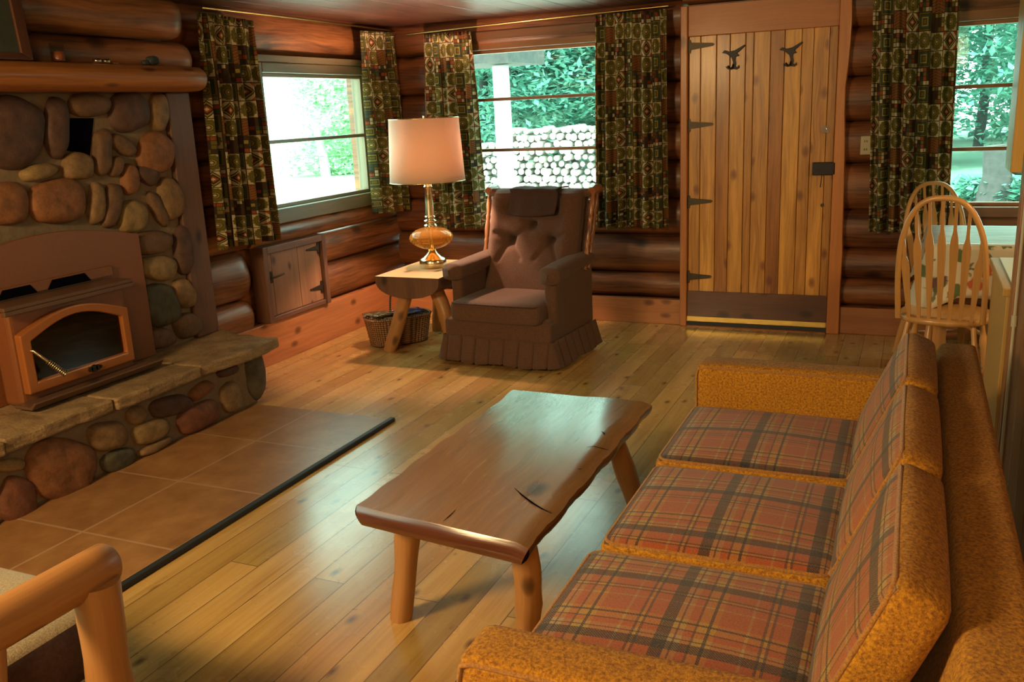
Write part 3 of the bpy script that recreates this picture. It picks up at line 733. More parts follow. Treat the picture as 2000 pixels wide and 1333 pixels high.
L2 = [(118,913,66,60,0,OG),(30,975,38,45,0,RD),(15,908,30,13,-8,YL),(206,851,37,29,-10,TN),(262,811,20,18,-20,TN),(290,843,38,22,-22,YL),(227,898,36,21,-20,GR),(300,872,38,9,-28,TN),(328,793,42,19,-14,PU),(383,814,48,25,-30,RD),
 (388,763,27,13,-42,OG),(448,776,21,31,-8,TN),(441,724,21,10,-26,PU),(-40,930,26,40,0,TN),(-60,1040,50,40,0,BN),(-120,950,40,45,0,OG),(-150,1080,40,45,0,PU)]
st = MB(); stones(st, L2, 0, HXF - .004, (1, 0, 0), .8)
# corner boulder wraps the end
def boulder(mb, c, r, colr, seed):
    nu, nv = 20, 14
    def fn(s, t):
        th, ph = s * 2 * PI, t * PI
        d = Vector((math.cos(th) * math.sin(ph), math.sin(th) * math.sin(ph), math.cos(ph)))
        d = Vector([math.copysign(abs(q) ** .75, q) for q in d])
        k = 1 + .14 * noise.noise(d * 1.6 + Vector((seed, 0, 0)))
        return Vector(c) + Vector((d.x * r[0], d.y * r[1], d.z * r[2])) * k
    mb.grid(fn, nu, nv, None, 0, colr, flip=True)
boulder(st, (-3.15, 3.585, .175), (.085, .085, .15), (.085, .07, .045), 3)
boulder(st, (-3.34, 3.60, .17), (.10, .05, .13), BN, 9)
st.build('hearth_stones', 'stone', fp)
# slabs
ydiv = [1.2, 2.10, 2.62, 3.13, 3.72]
for i, (a, b) in enumerate(zip(ydiv, ydiv[1:])):
    xf = [-3.02, -3.035, -3.02, -3.00][i]
    if i < 3: P = [(LF, a + .003), (xf, a + .003), (xf + .008, (a * 2 + b) / 3), (xf - .006, (a + b * 2) / 3), (xf, b - .003), (LF, b - .003)]
    else: P = [(LF + .0, a + .003), (xf - .03, a + .003), (xf - .01, 3.3), (xf + .008, 3.45), (xf + .0, 3.60), (xf - .025, 3.71), (-3.12, 3.69), (-3.22, 3.72), (-3.30, 3.715), (-3.42, 3.78), (LF + .03, 3.785)]
    m = MB(); m.prism([(x, y, .292) for x, y in P], (0, 0, .056), grain=(0, 1, 0))
    lab = ['sandstone hearth slab at the near end of the fireplace ledge, cut off by the photo edge', 'sandstone hearth slab directly in front of the stove, one from the near end', 'sandstone hearth slab below the right side of the stove', 'broad sandstone hearth slab overhanging the end of the ledge beside the wood post'][i]
    o = m.build('hearth_slab', 'slab', bevel=.010, seg=2); tag(o, lab, 'stone slab', 'sandstone slabs on the hearth')
    s_ = o.modifiers.new('s', 'SUBSURF'); s_.subdivision_type = 'SIMPLE'; s_.levels = s_.render_levels = 3
    tx = bpy.data.textures.new('rough', 'CLOUDS'); tx.noise_scale = .09
    dm = o.modifiers.new('d', 'DISPLACE'); dm.texture = tx; dm.strength = .012; dm.mid_level = .5
# pillar
m = MB(); m.box((CX - .1, 3.575, .350), (CX + .028, 3.735, 1.615), 2); tag(m.build('timber_post', 'pillar', bevel=.008), 'dark rough timber post at the right edge of the stone chimney', 'post')
# mantel
mn = MB(); prof = []
for k in range(13):
    th = -PI * .5 + PI * k / 12 * .86
    prof.append((.13 + .10 * max(0, math.cos(th)) ** .8, 1.675 + .06 * math.sin(th)))
pr = [(0, 1.616)] + prof + [(0, prof[-1][1])]
ys = [1.2 + .2 * i for i in range(12)] + [3.50, 3.58, 3.64, 3.68]
def mfn(s, t):
    i = round(s * (len(pr) - 1)); j = round(t * (len(ys) - 1)); d, z = pr[i]; y = ys[j]
    if y > 3.6: d *= 1 - .10 * (y - 3.6) / .08
    return Vector((CX + .0 + d + .006 * noise.noise(Vector((y * 3, z * 20, 0))) , y, z))
mn.grid(mfn, len(pr) - 1, len(ys) - 1, lambda s, t: (s * .4, ys[round(t * (len(ys) - 1))]), flip=False)
e = [mfn(i / (len(pr) - 1), 1) for i in range(len(pr))]; mn.add(e, [tuple(range(len(e)))[::-1]], [[(p.x, p.z) for p in e][::-1]], 0, (1.1, 1.1, 1), False)
mn.v = [v if v.z > 1.6 else v for v in mn.v]
mo = mn.build('mantel_shelf', 'mantel'); tag(mo, 'thick half log mantel shelf with split grain above the stone chimney', 'mantel shelf')
MZ = prof[-1][1] + .003
# big logs above mantel with rounded ends
mb = MB()
log_seg(mb, 'y', 1.0, 3.78, MZ - .03, 1.862, -3.40, 1, round1=True, thick=.15); log_seg(mb, 'y', 1.0, 3.70, 1.864, 2.065, -3.36, 1, round1=True, thick=.19)
struct('trim_2', mb, 'log')
# stove insert
SX = -3.30
sv = thing('stove_insert', 'brown enamel wood stove insert with arched glass door and brass coil handle', 'wood stove', (SX, 2.72, .35))
m = MB(); c_y, hw = 2.74, .50; P = [(CX + .047, c_y - hw, .350), (CX + .047, c_y + hw, .350), (CX + .047, c_y + hw, .955)]
for k in range(1, 12): 
    t_ = k / 12; P.append((CX + .047, c_y + hw - 2 * hw * t_, .955 + .072 * math.sin(PI * t_)))
P.append((CX + .047, c_y - hw, .955)); m.prism(P, (.012, 0, 0)); m.build('surround_panel', 'stovebody', sv, bevel=.003)
m = MB(); m.box((CX + .059, 2.40, .352), (SX, 3.0, .76)); m.build('firebox_body', 'stovebody', sv, bevel=.02, seg=3)
m = MB(); m.box((CX + .06, 2.36, .765), (SX + .045, 3.02, .782)); m.box((SX + .02, 2.36, .745), (SX + .045, 3.02, .765)); m.build('top_shelf', 'stovegrey', sv, bevel=.004)
m = MB(); m.box((CX + .0595, 2.33, .79), (CX + .075, 3.04, .835)); m.build('upper_rail', 'stovebody', sv, bevel=.003)
m = MB()
for a, b in ((2.44, 2.60), (2.68, 2.88)): m.prism([(CX + .076, a, .789), (CX + .076, b + .03, .789), (CX + .076, b, .828), (CX + .076, a + .03, .828)], (.002, 0, 0))
m.build('air_slots', 'black', sv)  # shade inside the slots painted as flat black strips
def arch(y0, y1, z0, zs, zp, x, n=14):
    P = [(x, y0, z0), (x, y1, z0), (x, y1, zs)]
    for k in range(1, n): 
        t_ = k / n; P.append((x, y1 + (y0 - y1) * t_, zs + (zp - zs) * math.sin(PI * t_)))
    P.append((x, y0, zs)); return [Vector(p) for p in P]
dy0, dy1 = 2.415, 2.975
O = arch(dy0, dy1, .405, .655, .725, SX + .001); I = arch(dy0 + .048, dy1 - .040, .452, .622, .688, SX + .001)
m = MB(); n = len(O); T = Vector((.034, 0, 0))
V = [p for p in O] + [p + T for p in O] + [p for p in I] + [p + T for p in I]; F = []
for i in range(n):
    j = (i + 1) % n
    F += [(i, j, j + n, i + n), (i + n, j + n, j + 3 * n, i + 3 * n), (i + 3 * n, j + 3 * n, j + 2 * n, i + 2 * n)]
m.add(V, F, None, 0, (1, 1, 1), False); dr = m.build('door', 'stovedoor', sv, bevel=.007, seg=3)
m = MB(); m.prism([p + Vector((.010, 0, 0)) for p in I], (.003, 0, 0)); m.build('door_glass', 'stoveglass', dr)
m = MB(); m.prism([p + Vector((.0005, 0, 0)) for p in I], (.003, 0, 0)); m.build('fire_chamber', 'firebrick', sv)
m = MB(); a = Vector((SX + .045, 2.455, .585)); b = Vector((SX + .10, 2.545, .462)); d = (b - a)
m.tube([a + Vector((-.02, 0, 0)), a, a + d * .5], .007, 8)
N1 = d.normalized().cross(Vector((0, 0, 1))).normalized(); N2 = d.normalized().cross(N1)
P = [a + d * (.42 + .58 * k / 108) + (N1 * math.cos(k * 2 * PI / 10) + N2 * math.sin(k * 2 * PI / 10)) * .0115 for k in range(109)]
m.tube(P, .0032, 5); m.build('coil_handle', 'brass', dr)
m = MB(); c = Vector((SX + .037, 2.74, .43))
for dy, r in ((-.02, .012), (0, .018), (.02, .013), (.035, .008)): m.tube([c + Vector((-.003, dy, 0)), c + Vector((.003, dy, 0))], r, 9)
m.build('leaf_emblem', 'hinge', dr)
m = MB(); q = [(SX, .362), (SX + .10, .362), (SX + .125, .39), (SX + .118, .396), (SX + .09, .374), (SX, .376)]
m.prism([(x, 2.36, z) for x, z in q], (0, .70, 0), grain=(0, 1, 0)); m.build('ash_ledge', 'stovegrey', sv, bevel=.003)
# hearth tile pad
pad = thing('tile_pad', 'brown ceramic tile floor pad with black edging in front of the hearth', 'floor tiles', (-2.7, 2.3, 0))
m = MB(); m.box((HXF, .6, .001), (-2.285, 3.555, .018))
for fi, f in enumerate(m.f): m.uv[fi] = [(m.v[i].y - .12 + 4.9 - .04, m.v[i].x + 2.725 + 4.4) for i in f]
m.build('tiles', 'tile', pad, bevel=.002)
m = MB(); m.box((-2.285, .6, 0), (-2.258, 3.575, .022)); m.build('black_edging', 'rubber', pad, bevel=.005)
# mantel things
c = pt(117, 133, 0, -3.33); c.z = MZ
o = thing('candle_jar', 'small clear glass jar holding an amber candle on the mantel', 'candle', c)
m = MB(); m.lathe([(0, 0), (.028, 0), (.029, .004), (.029, .078), (.0265, .078), (.0265, .006), (0, .006)], c, 24); m.build('glass_jar', 'clear', o)
m = MB(); m.lathe([(0, .0065), (.0255, .0065), (.0255, .042), (.02, .040), (0, .040)], c, 20); m.tube([c + Vector((0, 0, .04)), c + Vector((.002, 0, .05))], .0012, 6); m.build('wax_candle', 'candle', o)
for px, lab in ((192, 'shiny tin tealight on the mantel, nearer the candle jar'), (209, 'shiny tin tealight on the mantel, the one with a loose lid beside it')):
    c = pt(px, 137, 0, -3.30); c.z = MZ
    o = thing('tealight', lab, 'tealight', c, group='tin tealights on the mantel')
    m = MB(); m.lathe([(0, 0), (.018, 0), (.019, .018), (.0175, .018), (.0165, .004), (0, .004)], c, 20); m.build('tin_cup', 'steel', o)
    m = MB(); m.lathe([(0, .0045), (.016, .0045), (.016, .013), (0, .014)], c, 16); m.build('wax', 'white', o)
c = pt(226, 137, 0, -3.30); c.z = MZ
m = MB(); m.lathe([(0, 0), (.018, 0), (.018, .003), (0, .004)], c, 18); tag(m.build('tin_lid', 'steel'), 'flat tin lid lying beside the tealights on the mantel', 'lid')
c = pt(300, 135, 0, -3.33); c.z = MZ
m = MB(); boulder(m, c + Vector((0, .0, .022)), (.022, .032, .022), (.03, .04, .04), 5); boulder(m, c + Vector((0, -.045, .012)), (.014, .022, .0118), (.03, .04, .04), 6)
tag(m.build('dark_stone', 'stone'), 'dark rounded pebble ornament near the right end of the mantel', 'ornament')
# picture frame leaning on the mantel
a, b, c_, d_ = pt(-70, -60, 0, -3.32), pt(22, -60, 0, -3.32), pt(60, 118, 0, -3.30), pt(-60, 121, 0, -3.30)
zt = ZT - .05
P = [Vector((-3.345, 2.10, MZ)), Vector((-3.345, 2.70, MZ)), Vector((-3.352, 2.66, zt)), Vector((-3.352, 2.14, zt))]
P[1] = pt(60, 118, 0, -3.285); P[1].z = MZ; y_t = pt(32, 0, 0, -3.33).y; P[2] = Vector((-3.34, y_t + .01, 2.04)); P[0] = Vector((-3.285, 2.15, MZ)); P[3] = Vector((-3.34, 2.16, 2.04)); P[1].x = -3.285
pf = thing('picture_frame', 'dark wooden framed picture leaning on the mantel at the photo corner', 'picture', P[0])
m = MB(); ctr = sum(P, Vector()) / 4; I = [p + (ctr - p) * .17 for p in P]
for i in range(4):
    j = (i + 1) % 4; m.prism([P[i], P[j], I[j], I[i]], (.018, 0, 0))
m.build('frame', 'dkwood', pf, bevel=.003); m = MB(); m.prism([p + Vector((.003, 0, 0)) for p in I], (.004, 0, 0)); m.build('print', 'picture', pf)

# ================================================================== CURTAINS
def curtain(q, nrm, folds, seed, label, gap=0.0, topgather=1.0, uvo=0):
    """q: top-left, top-right, bottom-right, bottom-left world points"""
    tl, tr, br, bl = q; nrm = Vector(nrm); rs = random.Random(seed); ph = [rs.random() * 6 for _ in range(5)]
    clothw = (br - bl).length * 1.4; H = (tl.z - bl.z)
    nu = max(70, int(folds * 14)); nv = 44
    def fn(s, t):   # t 0 bottom ..1 top
        a = bl.lerp(br, s); b = tl.lerp(tr, s)
        p = a.lerp(b, t ** 1.15 if t > 0 else 0)
        bot = 1 - t; th = s * folds * 2 * PI + ph[0] + .6 * math.sin(s * 5 + ph[1]) + .35 * bot * math.sin(s * 9 + ph[2])
        fine = math.sin(s * folds * 2.6 * 2 * PI + ph[3]); k = max(0.0, (t - .72) / .28)
        d = (.026 + .016 * bot) * math.sin(th) * (1 - .7 * k) + .008 * fine * k * topgather + .007 * math.sin(th * 2.3 + ph[4] + t * 2) * (1 - k)
        p = p + nrm * d
        if t > .985: p = p + nrm * .004 * fine
        p.z += .006 * math.sin(s * 11 + ph[2]) * bot
        return p
    m = MB(); m.grid(fn, nu, nv, lambda s, t: (s * clothw + uvo, t * H + uvo * .37))
    o = m.build('curtain', 'curtain', solid=.002); return tag(o, label, 'curtain', 'printed curtains')
LCX = LF + .095; BCY = BF - .095
def Lq(*a): return [pt(x, y, 0, LCX) for x, y in a]
def Bq(*a): return [pt(x, y, 1, BCY) for x, y in a]
curtain(Lq((381, 22), (491, 40), (541, 470), (426, 486)), (1, 0, 0), 5, 1, 'olive patterned curtain left of the left wall window, beside the timber post', uvo=.3)
curtain(Lq((703, 60), (772, 64), (806, 410), (736, 418)), (1, 0, 0), 4, 2, 'olive patterned curtain right of the left wall window, behind the lampshade', uvo=1.7)
curtain(Bq((828, 68), (919, 60), (948, 446), (850, 446)), (0, -1, 0), 4.5, 3, 'olive and rust patterned curtain left of the middle window, behind the lamp', uvo=2.9)
curtain(Bq((1164, 30), (1302, 17), (1308, 444), (1167, 446)), (0, -1, 0), 6, 4, 'patterned curtain between the middle window and the plank door', uvo=4.3)
curtain(Bq((1706, -12), (1876, -22), (1850, 462), (1697, 452)), (0, -1, 0), 5.5, 5, 'patterned curtain left of the dining window, right of the plank door', uvo=6.1)
def rod(P, label):
    m = MB(); m.tube(P, .006, 8); tag(m.build('curtain_rod', 'brassdk'), label, 'curtain rod', 'thin curtain rods')
def bow(a, b, nrm, k=.035): return [a.lerp(b, t) + Vector(nrm) * k * math.sin(PI * t) for t in [i / 12 for i in range(13)]]
rod(bow(Vector((LCX, 3.93, 2.045)), Vector((LCX, 5.83, 2.04)), (0, 0, 1), .004), 'thin brass curtain rod above the left wall window')
rod(bow(Vector((-3.31, BCY, 2.0)), Vector((-1.45, BCY, 2.035)), (0, 0, 1), .004), 'thin brass curtain rod above the middle window')
rod(bow(Vector((-.30, BCY, 2.03)), Vector((1.3, BCY, 2.0)), (0, 0, 1), .004), 'thin brass curtain rod above the dining window')

# ================================================================== COFFEE TABLE
ct = thing('coffee_table', 'varnished split log slab coffee table on four peeled pole legs', 'coffee table', (-1.08, 2.42, 0))
m = MB(); tz, th = .42, .058; n = 34
Ledge = [(-1.347 + .0035 * math.sin(i * 1.1) + .004 * math.sin(i * .31) + 0, 1.90 + (2.985 - 1.90) * i / n) for i in range(n + 1)]
Redge = [(-.812 + .003 * math.sin(i * .9 + 2) + .0012 * math.sin(i * 2.7), 1.838 + (2.99 - 1.838) * i / n) for i in range(n + 1)]
nc = 16
def tfn(s, t):
    j = round(t * n); a, b = Vector((*Ledge[j], tz)), Vector((*Redge[j], tz)); p = a.lerp(b, s)
    p.z += .0035 * noise.noise(Vector((p.x * 7, p.y * 2.5, 0)))
    if s > .93: p.z -= .012 * ((s - .93) / .07) ** 2
    return p
def bfn(s, t):
    j = round(t * n); a, b = Vector((*Ledge[j], tz - th)), Vector((*Redge[j], tz - th)); a.x += .012; b.x -= .022
    return a.lerp(b, s)
m.grid(tfn, nc, n, lambda s, t: (s * .53, t * 1.12), 0); m.grid(bfn, nc, n, lambda s, t: (s * .53 + 3, t * 1.12), 1, flip=True)
def side(fa, fb, N, mi, uvl, bulge):
    def f(s, t):
        a, b = fa(s), fb(s); p = a.lerp(b, t); p += bulge * math.sin(PI * t) * (.010 + .003 * noise.noise(p * 6)); return p
    m.grid(f, N, 6, lambda s, t: (t * .06, s * uvl), mi)
side(lambda s: tfn(1, s), lambda s: bfn(1, s), n, 1, 1.1, Vector((1, 0, 0))); side(lambda s: tfn(0, 1 - s), lambda s: bfn(0, 1 - s), n, 1, 1.1, Vector((-1, 0, 0)))
side(lambda s: tfn(1 - s, 1), lambda s: bfn(1 - s, 1), nc, 1, .5, Vector((0, 1, 0))); side(lambda s: tfn(s, 0), lambda s: bfn(s, 0), nc, 1, .5, Vector((0, -1, 0)))
m.f = [f[::-1] if i >= 2 * nc * n else f for i, f in enumerate(m.f)]; m.uv = [u[::-1] if i >= 2 * nc * n else u for i, u in enumerate(m.uv)]
top = m.build('tabletop', ['table', 'tableedge'], ct)
def crack(P, w):
    cr = MB()
    P = [pt(x, y, 2, tz + .0015) for x, y in P]; N = len(P); A_, B_ = [], []
    for i, p in enumerate(P):
        d = (P[min(i + 1, N - 1)] - P[max(0, i - 1)]).normalized(); q = Vector((-d.y, d.x, 0)) * w * math.sin(PI * (i + .4) / (N - .2)); A_.append(p + q); B_.append(p - q)
    for i in range(N - 1): cr.add([A_[i], A_[i + 1], B_[i + 1], B_[i]], [(0, 3, 2, 1)], None, 0, (1, 1, 1), False)
    cr.build('crack', 'black', top)
crack([(1004, 953), (1020, 968), (1040, 983), (1058, 994), (1078, 1004)], .0035); crack([(908, 971), (935, 966), (955, 958), (975, 945)], .0012); crack([(866, 1018), (878, 1008), (890, 996)], .0015)
crack([(1145, 874), (1160, 872), (1178, 877), (1190, 880)], .0025); crack([(1128, 916), (1132, 917), (1136, 916)], .003); crack([(1175, 843), (1179, 846), (1181, 850)], .003)
LT = tz - th + .008
def pole(name, par, a, b, r0, r1, mat='peeled', bend=0, seed=0, knot=None, n=16):
    a, b = Vector(a), Vector(b); mm = MB(); P = []; R = []; rs = random.Random(seed)
    for i in range(15):
        t_ = i / 14; p = a.lerp(b, t_) + Vector((bend * math.sin(PI * t_), bend * .4 * math.sin(PI * t_ * 1.3), 0)); P.append(p)
        r = r0 + (r1 - r0) * t_ + .0018 * math.sin(t_ * 9 + seed)
        if i == 0: r *= .93
        if knot and abs(t_ - knot) < .12: r *= 1 + .16 * (1 - abs(t_ - knot) / .12)
        R.append(r)
    mm.tube(P, R, n, wob=.10); return mm.build(name, mat, par)
pole('leg', ct, (-1.322, 2.035, 0), (-1.265, 2.035, LT), .033, .036, bend=.004, seed=1)
pole('leg', ct, (-.925, 2.055, 0), (-.890, 1.985, LT), .036, .036, bend=.010, seed=2, knot=.35)
pole('leg', ct, (-.845, 2.93, 0), (-.905, 2.80, LT), .034, .036, bend=.004, seed=3)
pole('leg', ct, (-1.33, 2.93, 0), (-1.25, 2.82, LT), .034, .036, bend=.004, seed=4)

# ================================================================== SOFA
so = thing('sofa', 'mustard tweed three seat sofa with orange plaid cushions', 'sofa', (-.2, 2.16, 0))
SY0, SY1 = 1.20, 3.14
m = MB(); rbox(m, (-.62, SY0 + .10, .08), (.02, SY1 - .10, .30), .02); m.build('base', 'gold', so)
# back frame (slightly raked)
m = MB(); Mx = Matrix(((1, 0, .22, -.22 * .3), (0, 1, 0, 0), (0, 0, 1, 0), (0, 0, 0, 1)))
rbox(m, (.025, SY0 + .0, .10), (.14, SY1 - .0, .665), .025, M=Mx); m.build('back_frame', 'gold', so)
for a, b in ((SY0 - .03, SY0 + .095), (SY1 - .125, SY1)):
    m = MB(); rbox(m, (-.66, a, .08), (.04, b, .565), .022, crown=(0, 0, .004)); am = m.build('armrest', 'gold', so)
    pz, pr_ = .548, .004; m = MB()
    for y in (a + .004, b - .004):
        m.tube([(.03, y, .552), (-.30, y, .552), (-.63, y, .552), (-.652, y, .545), (-.657, y, .52), (-.657, y, .30), (-.657, y, .12)], .0045, 6)
    m.build('piping', 'goldpipe', am)
seg = (SY1 - SY0 - .26) / 3
for i in range(3):
    a = SY0 + .13 + seg * i; b = a + seg
    m = MB(); x0, x1, z0, z1 = -.665 + (.01 if i == 1 else 0), -.10, .30, .425
    rbox(m, (x0, a + .012, z0), (x1, b - .012, z1), .032, crown=(0, 0, .020), top_mi=1)
    cu = m.build('seat_cushion', ['gold', 'plaid'], so)
    m = MB(); e = .012; ya, yb = a + .012 + e, b - .012 - e; xa, xb = x0 + e, x1 - e; r = .03; P = []
    for cx_, cy_, s0 in ((xb - r, yb - r, 0), (xa + r, yb - r, 90), (xa + r, ya + r, 180), (xb - r, ya + r, 270)):
        for k in range(5): an = math.radians(s0 + k * 22.5); P.append(Vector((cx_ + r * math.cos(an), cy_ + r * math.sin(an), z1 - .008)))
    P.append(P[0]); m.tube(P, .0055, 6, cap=False); m.build('piping', 'goldpipe', cu)
# back cushions: raked blocks, plaid on the front, tweed on the top and sides
for i in range(3):
    a = SY0 + .13 + seg * i; b = a + seg
    rk = math.radians(23); M_ = Matrix.Translation((-.125, 0, .418)) @ Matrix.Rotation(rk, 4, 'Y')
    m = MB(); rbox(m, (0, a + .008, -.01), (.098, b - .008, .345), .028, crown=(.016, 0, .008), M=M_, top_mi=1, topaxis=0, topsign=-1)
    cu = m.build('back_cushion', ['gold', 'plaidback'], so)
    m = MB(); ya, yb, za, zb, r = a + .019, b - .019, .002, .334, .03; P = []
    for cy_, cz_, s0 in ((yb - r, zb - r, 0), (ya + r, zb - r, 90), (ya + r, za + r, 180), (yb - r, za + r, 270)):
        for k in range(5): an = math.radians(s0 + k * 22.5); P.append(M_ @ Vector((.006, cy_ + r * math.cos(an), cz_ + r * math.sin(an))))
    P.append(P[0]); m.tube(P, .0055, 6, cap=False); m.build('piping', 'goldpipe', cu)
for x in (-.58, .06):
    for y in (SY0 + .08, SY1 - .08):
        m = MB(); m.lathe([(0, 0), (.018, 0), (.025, .085), (0, .085)], (x, y, 0), 14); m.build('leg', 'dkwood', so)

# ================================================================== ARMCHAIR
AC = thing('armchair', 'brown tufted rocking armchair with wooden spindle sides and pleated skirt', 'armchair', (-2.145, 4.93, 0), math.radians(-4))
AM = WM(AC)
def am_build(mb, name, mat, par=None, **kw):
    mb.v = [AM @ v for v in mb.v]; return mb.build(name, mat, par or AC, **kw)
m = MB(); rbox(m, (-.335, -.32, .06), (.335, .27, .29), .03); am_build(m, 'base', 'armchair')
# skirt
def ring(u):
    P = [(-.36, .29), (-.36, -.345), (.36, -.345), (.36, .29)]; Ls = [.635, .72, .635]; d = u * sum(Ls)
    for k in range(3):
        if d <= Ls[k] or k == 2: t_ = min(1, d / Ls[k]); return Vector((*P[k], 0)).lerp(Vector((*P[k + 1], 0)), t_), [Vector((-1, 0, 0)), Vector((0, -1, 0)), Vector((1, 0, 0))][k]
        d -= Ls[k]
def skf(s, t):
    p, nn = ring(s); dd = s * 1.99; fr_ = (dd / .095) % 1
    off = .016 * min(1, fr_ * 6) * (1 - t) + .012 * (1 - t) - (.022 * (1 - t * .6) if fr_ < .10 else 0)
    q = p + nn * off * 1.6; q.z = .022 + .15 * t + (.006 * math.sin(dd * 20) if t == 0 else 0); return q
m = MB(); m.grid(skf, 300, 6); am_build(m, 'skirt', 'armchair', solid=.004)
m = MB(); rbox(m, (-.35, -.345, .155), (.35, .29, .272), .02); am_build(m, 'seat_rail', 'armchair')
m = MB(); rbox(m, (-.29, -.38, .265), (.29, .16, .385), .035, crown=(0, 0, .014)); sc_ = am_build(m, 'seat_cushion', 'armchair')
m = MB(); P = [(-.27, -.02), (-.275, -.36), (-.26, -.376), (0, -.382), (.26, -.376), (.275, -.36), (.27, -.02)]
m.tube([(x, y, .374) for x, y in P], .0045, 6); am_build(m, 'piping', 'flap', sc_)
for s_ in (-1, 1):
    m = MB(); rbox(m, tuple(sorted((s_ * .272, s_ * .345)))[0:1] + (-.25, .20), tuple(sorted((s_ * .272, s_ * .345)))[1:2] + (.30, .56), .02)
    ar = am_build(m, 'armrest', 'armchair')
    m = MB(); a = s_ * .305
    def pf(s, t, a=a, s_=s_):
        th = s * 2 * PI; w = .066; hh = .036
        y = -.30 + .60 * t; flare = .03 * max(0, 1 - t * 3)
        k = math.sqrt(max(.0, 1 - max(0, .06 - t) ** 2 / .0036)) if t < .06 else (1 if t < .96 else math.sqrt(max(0, 1 - ((t - .96) / .04) ** 2)))
        w *= max(.02, k); hq = hh * max(.02, k)
        cx_, sx_ = math.cos(th), math.sin(th)
        return Vector((a + s_ * flare * .6 + w * math.copysign(abs(cx_) ** .75, cx_), y, .572 - .02 * (1 - t) + hq * math.copysign(abs(sx_) ** .8, sx_) - (.03 if sx_ < -.2 else 0) * (1 if t < .5 else .5)))
    m.grid(pf, 26, 30, flip=False); am_build(m, 'arm_pad', 'armchair', ar)
# tufted back
bw_, bz0, bz1 = .305, .33, .955
buttons = [(0, .765), (-.135, .675), (.135, .675), (-.135, .86), (.135, .86), (0, .585)]
def backp(x, z, front=True):
    lean = .115 + (z - .36) * .30
    if not front: return Vector((x, lean + .075, z))
    ex, ez = abs(x) / bw_, (z - bz0) / (bz1 - bz0)
    d = .075 * (1 - ex ** 4) ** .5 + .02
    d += .03 * math.exp(-((ex - .80) / .16) ** 2) - .02 * (1 if ez > .97 else 0)
    for bx, bz_ in buttons[:5]:
        r2 = (x - bx) ** 2 + (z - bz_) ** 2; d -= .055 * math.exp(-r2 / .0011) + .02 * math.exp(-r2 / .006)
    for (ax_, az_), (cx_, cz_) in (((0, .765), (-.135, .675)), ((0, .765), (.135, .675)), ((0, .765), (-.135, .86)), ((0, .765), (.135, .86)), ((-.135, .675), (-.20, .56)), ((.135, .675), (.20, .56)), ((-.135, .675), (-.235, .72)), ((.135, .675), (.235, .72)), ((-.135, .86), (-.135, .95)), ((.135, .86), (.135, .95)), ((-.135, .675), (-.05, .57)), ((.135, .675), (.05, .57))):
        vx, vz = cx_ - ax_, cz_ - az_; L2 = vx * vx + vz * vz; t_ = max(0, min(1, ((x - ax_) * vx + (z - az_) * vz) / L2))
        dd = (x - ax_ - vx * t_) ** 2 + (z - az_ - vz * t_) ** 2; d -= .016 * math.exp(-dd / .00022)
    return Vector((x, lean - d, z))
m = MB(); m.grid(lambda s, t: backp((2 * s - 1) * bw_, bz0 + (bz1 - bz0) * t), 70, 70); m.grid(lambda s, t: backp((2 * s - 1) * bw_, bz0 + (bz1 - bz0) * t, False), 8, 8, flip=True)
for sx in (-1, 1):
    m.grid(lambda s, t: backp(sx * bw_, bz0 + (bz1 - bz0) * t).lerp(backp(sx * bw_, bz0 + (bz1 - bz0) * t, False), s), 3, 40, flip=sx < 0)
m.grid(lambda s, t: backp((2 * s - 1) * bw_, bz1).lerp(backp((2 * s - 1) * bw_, bz1, False), t) + Vector((0, 0, .02 * math.sin(PI * t))), 30, 4)
bk = am_build(m, 'backrest', 'armchair')
for bx, bz_ in buttons[:5]:
    p = backp(bx, bz_); m = MB(); m.tube([p + Vector((0, .004, 0)), p + Vector((0, -.004, -.001))], .010, 12); am_build(m, 'button', 'flap', bk)
# wooden side posts and top rail
for sx in (-1, 1):
    for (yo, k) in ((.0, 0), (.05, 1)):
        z0, z1 = .50, .955; N = 40; P = []; R = []
        for i in range(N + 1):
            t_ = i / N; z = z0 + (z1 - z0) * t_; P.append(Vector((sx * (.345 + .012 * t_), .15 + (z - .36) * .30 + yo * 1.1 - .02, z)))
            tt = (t_ * 3.0) % 1; r = .010 + .007 * abs(math.sin(PI * tt)) ** 1.5 + (.005 if (tt < .05 or tt > .95) else 0); R.append(r)
        m = MB(); m.tube(P, R, 12); am_build(m, 'spindle_post', 'spindle')
    m = MB(); m.tube([(sx * .355, .285, .962), (sx * .357, .335, .970), (sx * .358, .39, .972), (sx * .357, .43, .955)], [.024, .030, .026, .016], 12); am_build(m, 'ear_block', 'spindle')
m = MB(); rbox(m, (-.365, .285, .925), (.365, .365, .975), .022); am_build(m, 'top_roll', 'armchair')
m = MB()
def ff(s, t):
    x = -.155 + .32 * s + .01 * (1 - t); 
    if t > .55: k = (t - .55) / .45; return Vector((x, .185 + k * .19, .980 + .006 * math.sin(PI * k) + .003 * math.sin(s * 13)))
    z = .835 + (.978 - .835) * (t / .55) - .012 * math.sin(s * 3.1 + .3) * (1 - t); return Vector((x + .015 * math.sin(t * 4), .176 - (.978 - z) * .30 + .004 * math.sin(s * 17) * (1 - t), z))
m.grid(ff, 26, 18); m.v = [AM @ v for v in m.v]
tag(m.build('headrest_cover', 'flap', solid=.008), 'dark brown cloth headrest cover draped over the top of the armchair', 'headrest cover')
for s_ in (-1, 1):
    m = MB(); m.tube([(s_ * .22, -.30, .045), (s_ * .22, -.1, .024), (s_ * .22, .1, .024), (s_ * .22, .32, .05)], .022, 10); am_build(m, 'rocker_foot', 'dkwood')

